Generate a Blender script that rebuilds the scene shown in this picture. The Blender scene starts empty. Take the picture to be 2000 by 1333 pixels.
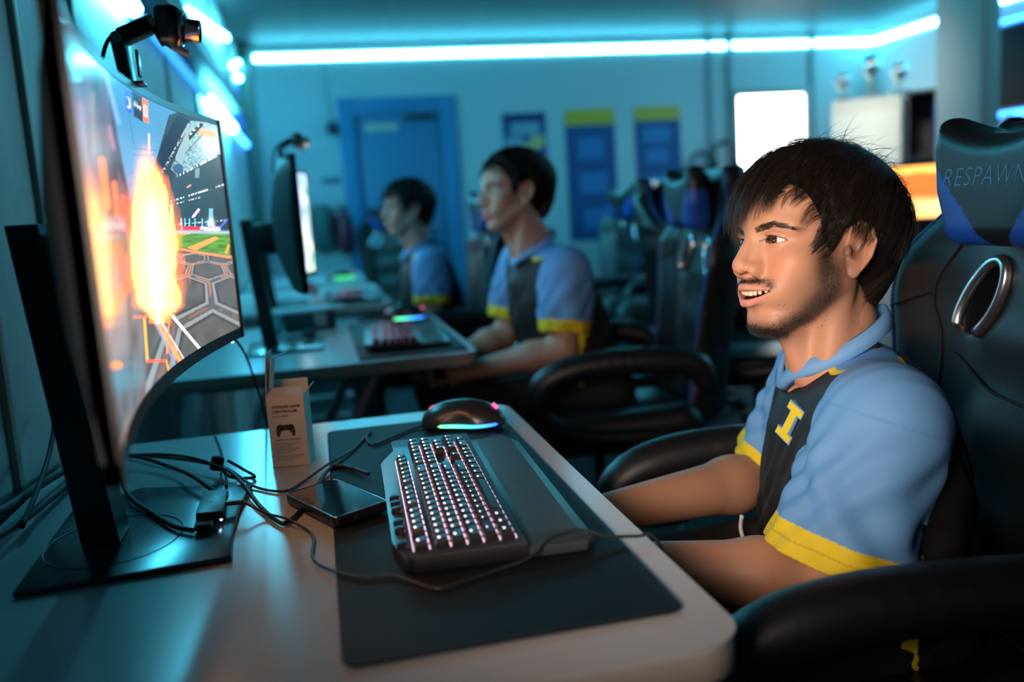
import bpy, bmesh, math, random, time
import numpy as np
from mathutils import Vector, Matrix, Euler
random.seed(7); np.random.seed(7)
S = bpy.context.scene
COL = S.collection
PI = math.pi
# ------------------------------------------------------------------ camera
CAM = np.array([0.0, 0.0, 1.10])
FPX = 1700.0
YAW, PITCH, ROLL = np.radians([12.16, 8.63, -3.76])
def cam_axes():
    f = np.array([math.sin(YAW)*math.cos(PITCH), math.cos(YAW)*math.cos(PITCH), -math.sin(PITCH)])
    r = np.array([math.cos(YAW), -math.sin(YAW), 0.0]); u = np.cross(r, f)
    c, s = math.cos(ROLL), math.sin(ROLL)
    return r*c+u*s, -r*s+u*c, f
AR, AU, AF = cam_axes()
cd = bpy.data.cameras.new('camera'); cam = bpy.data.objects.new('camera', cd); COL.objects.link(cam)
cam.matrix_world = Matrix(((AR[0], AU[0], -AF[0], CAM[0]), (AR[1], AU[1], -AF[1], CAM[1]), (AR[2], AU[2], -AF[2], CAM[2]), (0, 0, 0, 1)))
cd.sensor_width = 36.0; cd.lens = FPX/2000*36.0; cd.clip_start = 0.02; cd.clip_end = 60
cd.dof.use_dof = True; cd.dof.focus_distance = 1.14; cd.dof.aperture_fstop = 2.0; cd.dof.aperture_blades = 0
S.camera = cam
# ------------------------------------------------------------------ world, exposure
S.view_settings.view_transform = 'Standard'; S.view_settings.look = 'None'; S.view_settings.gamma = 1
S.view_settings.use_curve_mapping = False
S.view_settings.exposure = 0.0
try:
    S.cycles.use_denoising = True; S.cycles.max_bounces = 8; S.cycles.sample_clamp_indirect = 4.0
    S.cycles.caustics_reflective = False; S.cycles.caustics_refractive = False
except Exception: pass
wd = bpy.data.worlds.new('world'); S.world = wd; wd.use_nodes = True
bg = wd.node_tree.nodes['Background']; bg.inputs[0].default_value = (0.10, 0.42, 0.55, 1); bg.inputs[1].default_value = 0.05
# ------------------------------------------------------------------ added lights: fills and a key with no fixture in the room
def area(name, loc, target, size, power, color, sy=None, spread=180):
    l = bpy.data.lights.new(name, 'AREA'); l.energy = power; l.color = color
    l.spread = math.radians(spread)
    l.shape = 'RECTANGLE'; l.size = size; l.size_y = sy or size
    o = bpy.data.objects.new(name, l); COL.objects.link(o); o.location = loc
    o.rotation_euler = (Vector(target)-Vector(loc)).to_track_quat('-Z', 'Y').to_euler()
    return o
area('added_fill_light', (2.4, 3.2, 2.38), (2.4, 3.2, 0), 2.2, 1.5, (.12, .60, .90))  # added teal fill under the ceiling, no real panel there
area('added_fill_light', (1.9, 5.6, 2.38), (1.9, 7.4, .6), .9, 12, (.09, .50, .95), 4.2)  # added blue fill that brightens the back wall, not a fitting
area('added_locker_light', (2.7, 4.1, 2.30), (3.5, 5.05, 1.3), .35, 3.2, (1.0, .93, .80), None, 70)  # added warm light to brighten the locker front, no lamp hangs there
area('added_key_light', (-.15, .26, 1.10), (.50, 1.04, 1.00), .34, 2.2, (1.0, .77, .64), .30, 60)  # added warm key for the front player's face, no screen stands there
# ------------------------------------------------------------------ helpers
_mats = {}
def mat(name, color=(.5, .5, .5), rough=.5, metal=0.0, emit=None, strength=0.0, spec=.5, bump=0.0, bscale=200.0, noise=0.0, nscale=30.0, coat=0.0, sss=0.0, vcol=False, alpha=1.0, trans=0.0):
    if name in _mats: return _mats[name]
    m = bpy.data.materials.new(name); m.use_nodes = True; nt = m.node_tree; b = nt.nodes['Principled BSDF']
    b.inputs['Base Color'].default_value = (*color, 1); b.inputs['Roughness'].default_value = rough
    b.inputs['Metallic'].default_value = metal; b.inputs['Specular IOR Level'].default_value = spec
    if coat: b.inputs['Coat Weight'].default_value = coat; b.inputs['Coat Roughness'].default_value = .08
    if trans: b.inputs['Transmission Weight'].default_value = trans
    if sss:
        b.inputs['Subsurface Weight'].default_value = sss; b.inputs['Subsurface Radius'].default_value = (1, .35, .2); b.inputs['Subsurface Scale'].default_value = .008
    if emit:
        b.inputs['Emission Color'].default_value = (*emit, 1); b.inputs['Emission Strength'].default_value = strength
    tc = nt.nodes.new('ShaderNodeTexCoord')
    src = None
    if vcol:
        a = nt.nodes.new('ShaderNodeVertexColor'); a.layer_name = 'Col'; src = a.outputs['Color']
    if noise:
        n = nt.nodes.new('ShaderNodeTexNoise'); n.inputs['Scale'].default_value = nscale; n.inputs['Detail'].default_value = 4
        nt.links.new(tc.outputs['Object'], n.inputs['Vector'])
        mr = nt.nodes.new('ShaderNodeMapRange'); mr.inputs['To Min'].default_value = 1-noise; mr.inputs['To Max'].default_value = 1+noise
        nt.links.new(n.outputs['Fac'], mr.inputs['Value'])
        mx = nt.nodes.new('ShaderNodeVectorMath'); mx.operation = 'SCALE'
        if src is None: mx.inputs[0].default_value = color
        else: nt.links.new(src, mx.inputs[0])
        nt.links.new(mr.outputs[0], mx.inputs['Scale']); src = mx.outputs[0]
    if src is not None: nt.links.new(src, b.inputs['Base Color'])
    if bump:
        n2 = nt.nodes.new('ShaderNodeTexNoise'); n2.inputs['Scale'].default_value = bscale; n2.inputs['Detail'].default_value = 3
        nt.links.new(tc.outputs['Object'], n2.inputs['Vector'])
        bp = nt.nodes.new('ShaderNodeBump'); bp.inputs['Strength'].default_value = bump; bp.inputs['Distance'].default_value = .002
        nt.links.new(n2.outputs['Fac'], bp.inputs['Height']); nt.links.new(bp.outputs[0], b.inputs['Normal'])
    _mats[name] = m
    return m
def emis(name, color, strength, vcol=False):
    if name in _mats: return _mats[name]
    m = bpy.data.materials.new(name); m.use_nodes = True; nt = m.node_tree; nt.nodes.clear()
    e = nt.nodes.new('ShaderNodeEmission'); o = nt.nodes.new('ShaderNodeOutputMaterial')
    e.inputs[0].default_value = (*color, 1); e.inputs[1].default_value = strength
    if vcol:
        a = nt.nodes.new('ShaderNodeVertexColor'); a.layer_name = 'Col'; nt.links.new(a.outputs[0], e.inputs[0])
    nt.links.new(e.outputs[0], o.inputs[0]); _mats[name] = m
    return m
def tag(o, label=None, cat=None, group=None, kind=None):
    if label: o['label'] = label
    if cat: o['category'] = cat
    if group: o['group'] = group
    if kind: o['kind'] = kind
    return o
def empty(name, loc=(0, 0, 0), rz=0.0, label=None, cat=None, group=None):
    o = bpy.data.objects.new(name, None); COL.objects.link(o); o.location = loc; o.rotation_euler = (0, 0, rz)
    o.empty_display_size = .05
    return tag(o, label, cat, group)
def mesh_ob(name, V, Fc, m, parent=None, smooth=True, colors=None, local=False, auto=None):
    """V world coordinates unless local; parents are unrotated when world coordinates are used"""
    V = np.asarray(V, dtype=np.float64).reshape(-1, 3)
    if parent is not None and not local:
        off = np.zeros(3); p = parent
        while p is not None: off += np.array(p.location); p = p.parent
        V = V-off
    me = bpy.data.meshes.new(name)
    me.from_pydata(V.tolist() if len(V) < 2000 else V, [], Fc if isinstance(Fc, list) else Fc.tolist())
    if smooth: me.polygons.foreach_set('use_smooth', [True]*len(me.polygons))
    if isinstance(m, (list, tuple)):
        for x in m: me.materials.append(x)
    else: me.materials.append(m)
    if colors is not None:
        ca = me.color_attributes.new('Col', 'FLOAT_COLOR', 'POINT')
        c = np.ones((len(V), 4), dtype=np.float32); c[:, :3] = colors; ca.data.foreach_set('color', c.ravel())
    me.update()
    o = bpy.data.objects.new(name, me); COL.objects.link(o)
    if parent is not None: o.parent = parent
    if auto is not None:
        pass
    return o
def rotm(rx=0, ry=0, rz=0): return np.array(Euler((rx, ry, rz)).to_matrix())
class MB:
    def __init__(s): s.V = []; s.F = []; s.C = []; s.MI = []; s.n = 0; s.mi = 0
    def add(s, V, Fc):
        V = np.asarray(V, float).reshape(-1, 3); s.V.append(V)
        s.F += [tuple(int(i)+s.n for i in f) for f in Fc]; s.MI += [s.mi]*len(Fc); s.n += len(V); return s
    def box(s, c, size, bev=0.0, rot=None, seg=2):
        bm = bmesh.new(); bmesh.ops.create_cube(bm, size=1)
        bmesh.ops.scale(bm, vec=Vector(size), verts=bm.verts)
        if bev > 0: bmesh.ops.bevel(bm, geom=list(bm.edges), offset=min(bev, min(size)*.49), segments=seg, profile=.5, affect='EDGES')
        bm.verts.ensure_lookup_table(); V = np.array([v.co[:] for v in bm.verts]); Fc = [[v.index for v in f.verts] for f in bm.faces]; bm.free()
        if rot is not None: V = V@np.asarray(rot).T
        return s.add(V+np.array(c), Fc)
    def tube(s, path, r, n=8, cap=True):
        P = np.asarray(path, float); k = len(P); r = np.broadcast_to(np.asarray(r, float), (k,))
        T = np.gradient(P, axis=0); T /= np.linalg.norm(T, axis=1)[:, None]+1e-12
        up = np.array([0, 0, 1.]) if abs(T[0][2]) < .9 else np.array([1., 0, 0])
        N = np.cross(T[0], up); N /= np.linalg.norm(N); V = []
        for i in range(k):
            N = N-T[i]*(N@T[i]); N /= np.linalg.norm(N)+1e-12; B = np.cross(T[i], N)
            for j in range(n):
                a = 2*PI*j/n; V.append(P[i]+r[i]*(N*math.cos(a)+B*math.sin(a)))
        Fc = [(i*n+j, i*n+(j+1) % n, (i+1)*n+(j+1) % n, (i+1)*n+j) for i in range(k-1) for j in range(n)]
        if cap: Fc += [tuple(range(n-1, -1, -1)), tuple((k-1)*n+j for j in range(n))]
        return s.add(V, Fc)
    def lathe(s, prof, c=(0, 0, 0), n=24, rot=None):
        V = []; k = len(prof)
        for (r, z) in prof:
            for j in range(n): a = 2*PI*j/n; V.append((r*math.cos(a), r*math.sin(a), z))
        V = np.array(V)
        Fc = [(i*n+j, i*n+(j+1) % n, (i+1)*n+(j+1) % n, (i+1)*n+j) for i in range(k-1) for j in range(n)]
        Fc += [tuple(range(n-1, -1, -1)), tuple((k-1)*n+j for j in range(n))]
        if rot is not None: V = V@np.asarray(rot).T
        return s.add(V+np.array(c), Fc)
    def prism(s, poly, z0, z1, M=None, off=(0, 0, 0), bev=0.0, seg=2):
        """polygon in xy extruded z0..z1, then matrix M (3x3) and offset"""
        bm = bmesh.new(); vs = [bm.verts.new((p[0], p[1], z0)) for p in poly]; f = bm.faces.new(vs)
        bm.normal_update()
        if f.normal.z > 0: f.normal_flip()
        g = bmesh.ops.extrude_face_region(bm, geom=[f]); nv = [e for e in g['geom'] if isinstance(e, bmesh.types.BMVert)]
        bmesh.ops.translate(bm, verts=nv, vec=(0, 0, z1-z0))
        if bev > 0:
            ed = [e for e in bm.edges if abs(e.verts[0].co.z-e.verts[1].co.z) < 1e-7]
            bmesh.ops.bevel(bm, geom=ed, offset=bev, segments=seg, profile=.5, affect='EDGES')
        bm.verts.index_update(); V = np.array([v.co[:] for v in bm.verts]); Fc = [[v.index for v in f.verts] for f in bm.faces]; bm.free()
        if M is not None: V = V@np.asarray(M).T
        return s.add(V+np.array(off), Fc)
    def grid(s, fn, nu, nv):
        V = [fn(i/(nu-1), j/(nv-1)) for j in range(nv) for i in range(nu)]
        return s.add(V, [(j*nu+i, j*nu+i+1, (j+1)*nu+i+1, (j+1)*nu+i) for j in range(nv-1) for i in range(nu-1)])
    def build(s, name, m, parent=None, smooth=False, local=False, colors=None, angle=None):
        o = mesh_ob(name, np.concatenate(s.V), s.F, m, parent, smooth=True, local=local, colors=colors)
        if isinstance(m, (list, tuple)): o.data.polygons.foreach_set('material_index', s.MI)
        me = o.data
        if not smooth:
            try: me.set_sharp_from_angle(angle=math.radians(angle or 35))
            except Exception: pass
        me.update()
        return o
def rrect(x0, y0, x1, y1, r, n=6):
    out = []
    for cx, cy, a0 in ((x1-r, y1-r, 0), (x0+r, y1-r, 90), (x0+r, y0+r, 180), (x1-r, y0+r, 270)):
        for i in range(n+1):
            a = math.radians(a0+90*i/n); out.append((cx+r*math.cos(a), cy+r*math.sin(a)))
    return out
def smooth_path(pts, n=8):
    P = np.asarray(pts, float); P = np.vstack([2*P[0]-P[1], P, 2*P[-1]-P[-2]]); out = []
    for i in range(1, len(P)-2):
        for k in range(n):
            t = k/n; out.append(.5*((2*P[i])+(-P[i-1]+P[i+1])*t+(2*P[i-1]-5*P[i]+4*P[i+1]-P[i+2])*t*t+(-P[i-1]+3*P[i]-3*P[i+1]+P[i+2])*t**3))
    out.append(P[-2]); return np.array(out)
def copy_tree(o, parent=None):
    c = o.copy(); COL.objects.link(c)
    if parent is not None: c.parent = parent
    for ch in list(o.children): copy_tree(ch, c)
    return c
def text_mesh(name, txt, size, m, parent, M, loc, extrude=.0004, shear=0.0, align='LEFT', spacing=1.0, bevel=0.0, outline=None):
    """M: 3x3 with columns = text x axis, text y axis, normal"""
    cu = bpy.data.curves.new(name, 'FONT'); cu.body = txt; cu.size = size; cu.extrude = extrude; cu.shear = shear; cu.align_x = align; cu.space_character = spacing
    cu.bevel_depth = bevel
    if outline: cu.offset = outline
    to = bpy.data.objects.new(name, cu); COL.objects.link(to)
    dg = bpy.context.evaluated_depsgraph_get(); dg.update()
    me = bpy.data.meshes.new_from_object(to.evaluated_get(dg))
    V = np.array([v.co[:] for v in me.vertices]); Fc = [list(p.vertices) for p in me.polygons]
    COL.objects.unlink(to); bpy.data.objects.remove(to); bpy.data.curves.remove(cu); bpy.data.meshes.remove(me)
    V = V@np.asarray(M).T+np.array(loc)
    return V, Fc, mesh_ob(name, V, Fc, m, parent, smooth=False)
# ------------------------------------------------------------------ implicit surfaces (bodies, cloth, cushions)
def smin(a, b, k): h = np.clip(.5+.5*(b-a)/k, 0, 1); return b*(1-h)+a*h-k*h*(1-h)
def smax(a, b, k): return -smin(-a, -b, k)
def ell(P, c, r, R=None):
    q = P-np.array(c, dtype=P.dtype)
    if R is not None: q = q@np.asarray(R, dtype=P.dtype)
    r = np.array(r, dtype=P.dtype); k0 = np.linalg.norm(q/r, axis=1); k1 = np.linalg.norm(q/(r*r), axis=1)
    return k0*(k0-1)/np.maximum(k1, 1e-9)
def sph(P, c, r): return np.linalg.norm(P-np.array(c, dtype=P.dtype), axis=1)-r
def cone(P, a, b, ra, rb):
    a = np.array(a, dtype=P.dtype); b = np.array(b, dtype=P.dtype); d = b-a; t = np.clip((P-a)@d/(d@d), 0, 1)
    return np.linalg.norm(P-a-t[:, None]*d, axis=1)-(ra+(rb-ra)*t)
def chain(P, pts, rs, k=0.0):
    d = None
    for i in range(len(pts)-1):
        e = cone(P, pts[i], pts[i+1], rs[i], rs[i+1]); d = e if d is None else (smin(d, e, k) if k else np.minimum(d, e))
    return d
def rbox(P, c, h, r, R=None):
    q = P-np.array(c, dtype=P.dtype)
    if R is not None: q = q@np.asarray(R, dtype=P.dtype)
    q = np.abs(q)-(np.array(h, dtype=P.dtype)-r)
    return np.linalg.norm(np.maximum(q, 0), axis=1)+np.minimum(q.max(1), 0)-r
def surfnet(fn, lo, hi, h):
    lo = np.array(lo, float); n = np.ceil((np.array(hi)-lo)/h).astype(int)+1
    c = 4; m = (n+c-1)//c+1
    gx = [lo[i]+np.arange(m[i])*h*c for i in range(3)]
    G = np.stack(np.meshgrid(*gx, indexing='ij'), -1).reshape(-1, 3).astype(np.float32)
    D = fn(G).reshape(m)
    act = np.abs(D) < h*c*2.4
    n = m*c
    full = np.repeat(np.repeat(np.repeat(np.where(D < 0, -1., 1.).astype(np.float32), c, 0), c, 1), c, 2)*1.0
    A = np.repeat(np.repeat(np.repeat(act, c, 0), c, 1), c, 2)
    idx = np.argwhere(A)
    # nearest coarse sample centred on block start; shift so blocks surround samples
    P = (lo+(idx-c//2)*h).astype(np.float32)
    vals = np.empty(len(P), np.float32)
    for s0 in range(0, len(P), 400000): vals[s0:s0+400000] = fn(P[s0:s0+400000])
    full[A] = vals
    lo2 = lo-(c//2)*h
    ins = full < 0
    q = [ins[a:n[0]-1+a, b:n[1]-1+b, d:n[2]-1+d] for a in (0, 1) for b in (0, 1) for d in (0, 1)]
    cnt = sum(x.astype(np.int8) for x in q); cell = (cnt > 0) & (cnt < 8)
    ci = np.argwhere(cell); vid = -np.ones(cell.shape, np.int64); vid[tuple(ci.T)] = np.arange(len(ci))
    acc = np.zeros((len(ci), 3)); w = np.zeros(len(ci))
    cor = [(a, b, d) for a in (0, 1) for b in (0, 1) for d in (0, 1)]
    for i in range(8):
        for j in range(i+1, 8):
            df = [abs(cor[i][k]-cor[j][k]) for k in range(3)]
            if sum(df) != 1: continue
            va = full[tuple((ci+cor[i]).T)]; vb = full[tuple((ci+cor[j]).T)]
            mk = (va < 0) != (vb < 0); t = np.where(mk, va/np.where(mk, va-vb, 1), 0)
            p = np.array(cor[i])+t[:, None]*(np.array(cor[j])-np.array(cor[i]))
            acc += p*mk[:, None]; w += mk
    V = lo2+(ci+acc/w[:, None])*h
    F = []
    for ax in range(3):
        o1, o2 = [(1, 2), (2, 0), (0, 1)][ax]
        sl0 = [slice(1, None)]*3; sl0[ax] = slice(0, None)
        a = ins; sh = [slice(None)]*3; sh2 = [slice(None)]*3; sh[ax] = slice(0, -1); sh2[ax] = slice(1, None)
        ch = ins[tuple(sh)] != ins[tuple(sh2)]
        e = np.argwhere(ch); e = e[(e[:, o1] > 0) & (e[:, o2] > 0) & (e[:, o1] < n[o1]-1) & (e[:, o2] < n[o2]-1)]
        inside = ins[tuple(e.T)]
        d1 = np.zeros(3, int); d1[o1] = 1; d2 = np.zeros(3, int); d2[o2] = 1
        qd = np.stack([vid[tuple((e-d1-d2).T)], vid[tuple((e-d2).T)], vid[tuple(e.T)], vid[tuple((e-d1).T)]], 1)
        qd = np.where(inside[:, None], qd, qd[:, ::-1]); F.append(qd[(qd >= 0).all(1)])
    F = np.concatenate(F)
    return V, F
# ------------------------------------------------------------------ heads
def head_frame(yaw, pitch, roll):
    f = np.array([-math.cos(yaw)*math.cos(pitch), -math.sin(yaw)*math.cos(pitch), math.sin(pitch)])
    l = np.cross([0, 0, 1.], f); l /= np.linalg.norm(l); up = np.cross(f, l)
    c, s = math.cos(roll), math.sin(roll)
    return np.array([f, l*c+up*s, up*c-l*s])
def mir(P):
    Q = P.copy(); Q[:, 1] = np.abs(Q[:, 1]); return Q
def rotyz(deg): a = math.radians(deg); return np.array([[1, 0, 0], [0, math.cos(a), -math.sin(a)], [0, math.sin(a), math.cos(a)]])
def mouth_gap(Q):
    y = np.clip(Q[:, 1]/.0340, 0, 1.2); zc = -.0695+.0060*y*y; hh = .0052*(1-y*y)
    return np.maximum(np.maximum(np.abs(Q[:, 2]-zc)-hh, .066-Q[:, 0]), (Q[:, 1]-.0340))
def head_sdf(P, smile=1.0, beard=1.0):
    Q = mir(P)
    d = ell(P, (-.022, 0, .036), (.106, .076, .083))
    d = smin(d, ell(P, (.026, 0, -.022), (.057, .061, .085)), .02)
    d = smin(d, ell(P, (.046, 0, .035), (.040, .058, .045)), .02)                       # forehead
    d = smin(d, cone(Q, (-.002, .053, -.050), (.052, .016, -.098), .020, .019), .022)    # jaw
    d = smin(d, ell(Q, (.047, .043, -.028), (.026, .020, .022)), .018)                   # cheek bone
    d = smin(d, ell(Q, (.056, .032, -.052), (.020, .018, .024)), .016)                   # smiling cheek
    d = smin(d, chain(Q, [(.078, .006, .016), (.076, .028, .0235), (.062, .050, .017)], [.008, .009, .008]), .012)   # brow
    d = smax(d, -ell(Q, (.097, .031, -.001), (.019, .019, .0125)), .010)                 # socket
    # nose
    n = cone(P, (.083, 0, .012), (.1015, 0, -.027), .0065, .0090)
    n = smin(n, ell(P, (.1015, 0, -.0335), (.0098, .0120, .0092)), .006)
    n = smin(n, cone(Q, (.078, .004, .004), (.085, .010, -.031), .007, .010), .010)
    n = smin(n, ell(Q, (.0885, .0155, -.0370), (.0125, .0072, .0090)), .005)
    d = smin(d, n, .008)
    d = smax(d, -ell(Q, (.0960, .0085, -.0450), (.0062, .0036, .0062)), .002)
    # mouth
    d = smin(d, ell(P, (.066, 0, -.066), (.027, .037, .021)), .014)
    d = smin(d, ell(P, (.060, 0, -.103), (.018, .023, .015)), .014)                      # chin
    c = (.0660, .0370, -.0635)
    up = chain(Q, [c, (.0775, .026, -.0615), (.0880, .014, -.0600), (.0940, .005, -.0590), (.0945, 0, -.0602)], [.0016, .0036, .0050, .0052, .0048], .002)
    lo = chain(Q, [c, (.0775, .024, -.0690), (.0850, .014, -.0755), (.0900, .005, -.0790), (.0905, 0, -.0795)], [.0016, .0036, .0050, .0056, .0056], .002)
    d = smin(d, np.minimum(up, lo), .004)
    mo = mouth_gap(Q)
    d = smax(d, -mo, .0015)
    # lids over the eyeball
    e = (.0655, .0310, 0)
    lid = sph(Q, e, .0140)
    cy = Q[:, 1]-.031
    top = .0046-20*cy*cy-.02*cy; bot = -.0037+16*cy*cy
    op = np.maximum(Q[:, 2]-top, bot-Q[:, 2]); op = np.maximum(op, np.abs(cy)-.0165)
    op = np.maximum(op, .068-Q[:, 0])
    lid = smax(lid, -op, .0010)
    d = smin(d, lid, .0035)
    d = smax(d, -np.maximum(op, sph(Q, e, .0175)), .0012)
    # crease above the lid
    cr = chain(Q, [(.0785, .019, .0062), (.0800, .031, .0098), (.0730, .045, .0066)], [.0010]*3)
    d = smax(d, -cr, .003)
    # ears
    A = (rotyz(12)@np.array(Euler((0, 0, math.radians(-26))).to_matrix()))
    Eq = ((Q-np.array([-.014, .081, -.011], dtype=Q.dtype))@A.astype(Q.dtype))/1.06
    tl = math.radians(14); X = Eq[:, 0]*math.cos(tl)+Eq[:, 2]*math.sin(tl); Z = -Eq[:, 0]*math.sin(tl)+Eq[:, 2]*math.cos(tl); Y = Eq[:, 1]
    E = np.stack([X, Y, Z], 1)
    ear = ell(E, (0, 0, .004), (.0175, .0045, .029))
    ear = smin(ear, ell(E, (.003, 0, -.024), (.0085, .0045, .0115)), .006)
    rim = chain(E, [(.013, .001, .004), (.013, .004, .022), (.003, .006, .0325), (-.010, .006, .028), (-.0165, .005, .012), (-.014, .003, -.006), (-.006, .002, -.022)], [.0022, .0026, .0028, .0028, .0026, .0024, .002])
    ear = smin(ear, rim, .002)
    ear = smax(ear, -ell(E, (.003, .0100, -.001), (.0105, .0120, .0140)), .003)
    ear = smax(ear, -chain(E, [(.006, .0065, .020), (-.006, .0065, .022), (-.0105, .006, .008)], [.0028, .0030, .0024]), .002)
    ear = smin(ear, ell(E, (.0125, .003, -.005), (.0045, .0040, .0065)), .003)
    d = smin(d, ear*1.06, .004)
    # neck
    d = smin(d, cone(P, (-.034, 0, -.050), (-.062, 0, -.205), .050, .058), .022)
    d = smin(d, cone(Q, (-.020, .050, -.050), (-.015, .022, -.20), .012, .012), .02)
    d = smin(d, cone(P, (.020, 0, -.118), (.0, 0, -.17), .016, .012), .02)
    return d
def gauss(P, c, s): return np.exp(-(((P-np.array(c))/np.array(s))**2).sum(1))
def head_colors(V, base=(.50, .265, .165), lipc=(.50, .19, .17), beard=1.0, dark=(.05, .032, .025)):
    Q = mir(V); n = len(V); C = np.tile(np.array(base), (n, 1)); b = np.array(base)
    def blend(w, col): 
        nonlocal C
        w = np.clip(w, 0, 1)[:, None]; C = C*(1-w)+np.array(col)*w
    blend(.45*gauss(Q, (.07, .040, -.032), (.03, .018, .02)), b*np.array([1.12, .85, .8]))
    blend(.5*gauss(V, (.108, 0, -.040), (.016, .02, .012)), b*np.array([1.1, .8, .78]))
    blend(.35*gauss(Q, (-.012, .085, -.012), (.02, .012, .03)), b*np.array([1.05, .75, .7]))
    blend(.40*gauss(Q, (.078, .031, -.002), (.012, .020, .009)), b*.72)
    blend(.85*gauss(Q, (-.010, .080, -.013), (.008, .012, .010)), (.10, .035, .025)); blend(.5*gauss(Q, (-.020, .086, .004), (.007, .010, .012)), (.16, .06, .04))  # shade in the ear hollows painted into the skin colour
    # stubble
    mus = gauss(Q, (.09, .013, -.0512), (.03, .017, .0036)); blend(1.25*beard*mus, dark)
    mus2 = gauss(Q, (.076, .0325, -.0575), (.016, .006, .006)); blend(.85*beard*mus2, dark)
    chin = gauss(Q, (.066, .0, -.120), (.030, .030, .014)); blend(1.5*beard*chin, dark)
    jaw = gauss(Q, (.022, .055, -.080), (.045, .040, .030)); jl = chain(Q, [(.020, .078, -.02), (.014, .066, -.060), (.034, .050, -.098), (.056, .020, -.122), (.058, 0, -.124)], [0]*5); blend(beard*.92*np.exp(-(np.maximum(jl-.006, 0)/.017)**2), dark); blend(.3*beard*jaw, dark)
    sb = gauss(Q, (.018, .072, -.035), (.014, .03, .045)); blend(.75*beard*sb, dark)
    blend(.5*beard*gauss(V, (.088, 0, -.0895), (.012, .006, .005)), dark)
    # lips
    zu = -.0595-.12*np.maximum(Q[:, 1]-.004, 0)*1.0
    front = (Q[:, 0] > .070)
    lw = np.clip(1-np.abs(V[:, 2]+.0600+.0010*(Q[:, 1]/.03)**2)/.0052, 0, 1)**.5*(Q[:, 1] < .033)*front
    blend(.45*lw, lipc)
    lw = np.clip(1-np.abs(V[:, 2]+.0780-.0140*(Q[:, 1]/.03)**2)/.0060, 0, 1)**.5*(Q[:, 1] < .032)*front
    blend(.9*lw, np.array(lipc)*np.array([1.2, 1.05, 1.1]))
    # inside mouth, nostrils
    im = (mouth_gap(Q) < .0004) & (Q[:, 0] < .0900-30*Q[:, 1]**2); blend(im*1., (.10, .02, .02))
    blend((ell(Q, (.0960, .0085, -.0450), (.0060, .0036, .0060)) < .0004)*.9, (.10, .03, .02))
    # lash line
    cy = Q[:, 1]-.031; top = .0046-20*cy*cy-.02*cy; bot = -.0037+16*cy*cy
    near = (Q[:, 0] > .066) & (np.abs(cy) < .0175)
    blend(near*np.clip(1-np.abs(Q[:, 2]-top)/.0013, 0, 1)*1.3, (.02, .012, .01))
    blend(near*np.clip(1-np.abs(Q[:, 2]-bot)/.0010, 0, 1)*.5, (.10, .05, .04))
    return C
def sphere_vf(nu=32, nv=20):
    V = [(0, 0, 1.)]
    for j in range(1, nv):
        t = PI*j/nv
        for i in range(nu): a = 2*PI*i/nu; V.append((math.sin(t)*math.cos(a), math.sin(t)*math.sin(a), math.cos(t)))
    V.append((0, 0, -1.)); F = [(0, 1+i, 1+(i+1) % nu) for i in range(nu)]
    for j in range(nv-2):
        for i in range(nu): a = 1+j*nu+i; b = 1+j*nu+(i+1) % nu; F.append((a, a+nu, b+nu, b))
    L = len(V)-1; F += [(L, 1+(nv-2)*nu+(i+1) % nu, 1+(nv-2)*nu+i) for i in range(nu)]
    return np.array(V), F
HC = np.array([-.024, 0, .036]); HR = np.array([.106, .078, .085])
def strand_mesh(paths, rad, nside=3):
    """paths (n,k,3) -> tapered tubes"""
    Pn = np.asarray(paths); n, k, _ = Pn.shape
    T = np.gradient(Pn, axis=1); T /= np.linalg.norm(T, axis=2)[..., None]+1e-9
    ref = np.random.randn(n, 1, 3); N = np.cross(T, ref); N /= np.linalg.norm(N, axis=2)[..., None]+1e-9; B = np.cross(T, N)
    t = np.linspace(0, 1, k); r = np.asarray(rad).reshape(-1, 1)*(1-.85*t**2)[None, :]
    V = np.empty((n, k, nside, 3))
    for j in range(nside):
        a = 2*PI*j/nside; V[:, :, j] = Pn+r[..., None]*(N*math.cos(a)+B*math.sin(a))
    base = (np.arange(n)*k*nside)[:, None, None]; row = (np.arange(k-1)*nside)[None, :, None]; j = np.arange(nside)[None, None, :]; j2 = (j+1) % nside
    F = np.stack([base+row+j, base+row+j2, base+row+nside+j2, base+row+nside+j], -1).reshape(-1, 4)
    return V.reshape(-1, 3), F
def zline(x, kind='mop'):
    return np.interp(x, [-.14, -.085, -.045, -.028, -.022, .006, .010, .024, .034, .050, .070, .12], [-.085, -.085, -.060, -.02, .016, .016, -.030, -.020, .028, .050, .060, .060])
def hair_cap(P, thick=.015):
    tk = thick*np.clip((P[:, 2]-zline(P[:, 0]))/.05, .25, 1).astype(P.dtype)
    d = ell(P, HC, HR)-tk
    d = smin(d, ell(P, (-.072, 0, -.020), (.058, .058, .070)), .03)
    cut = (zline(P[:, 0]).astype(P.dtype)-P[:, 2])*.7
    return smax(d, cut, .006)
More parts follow.
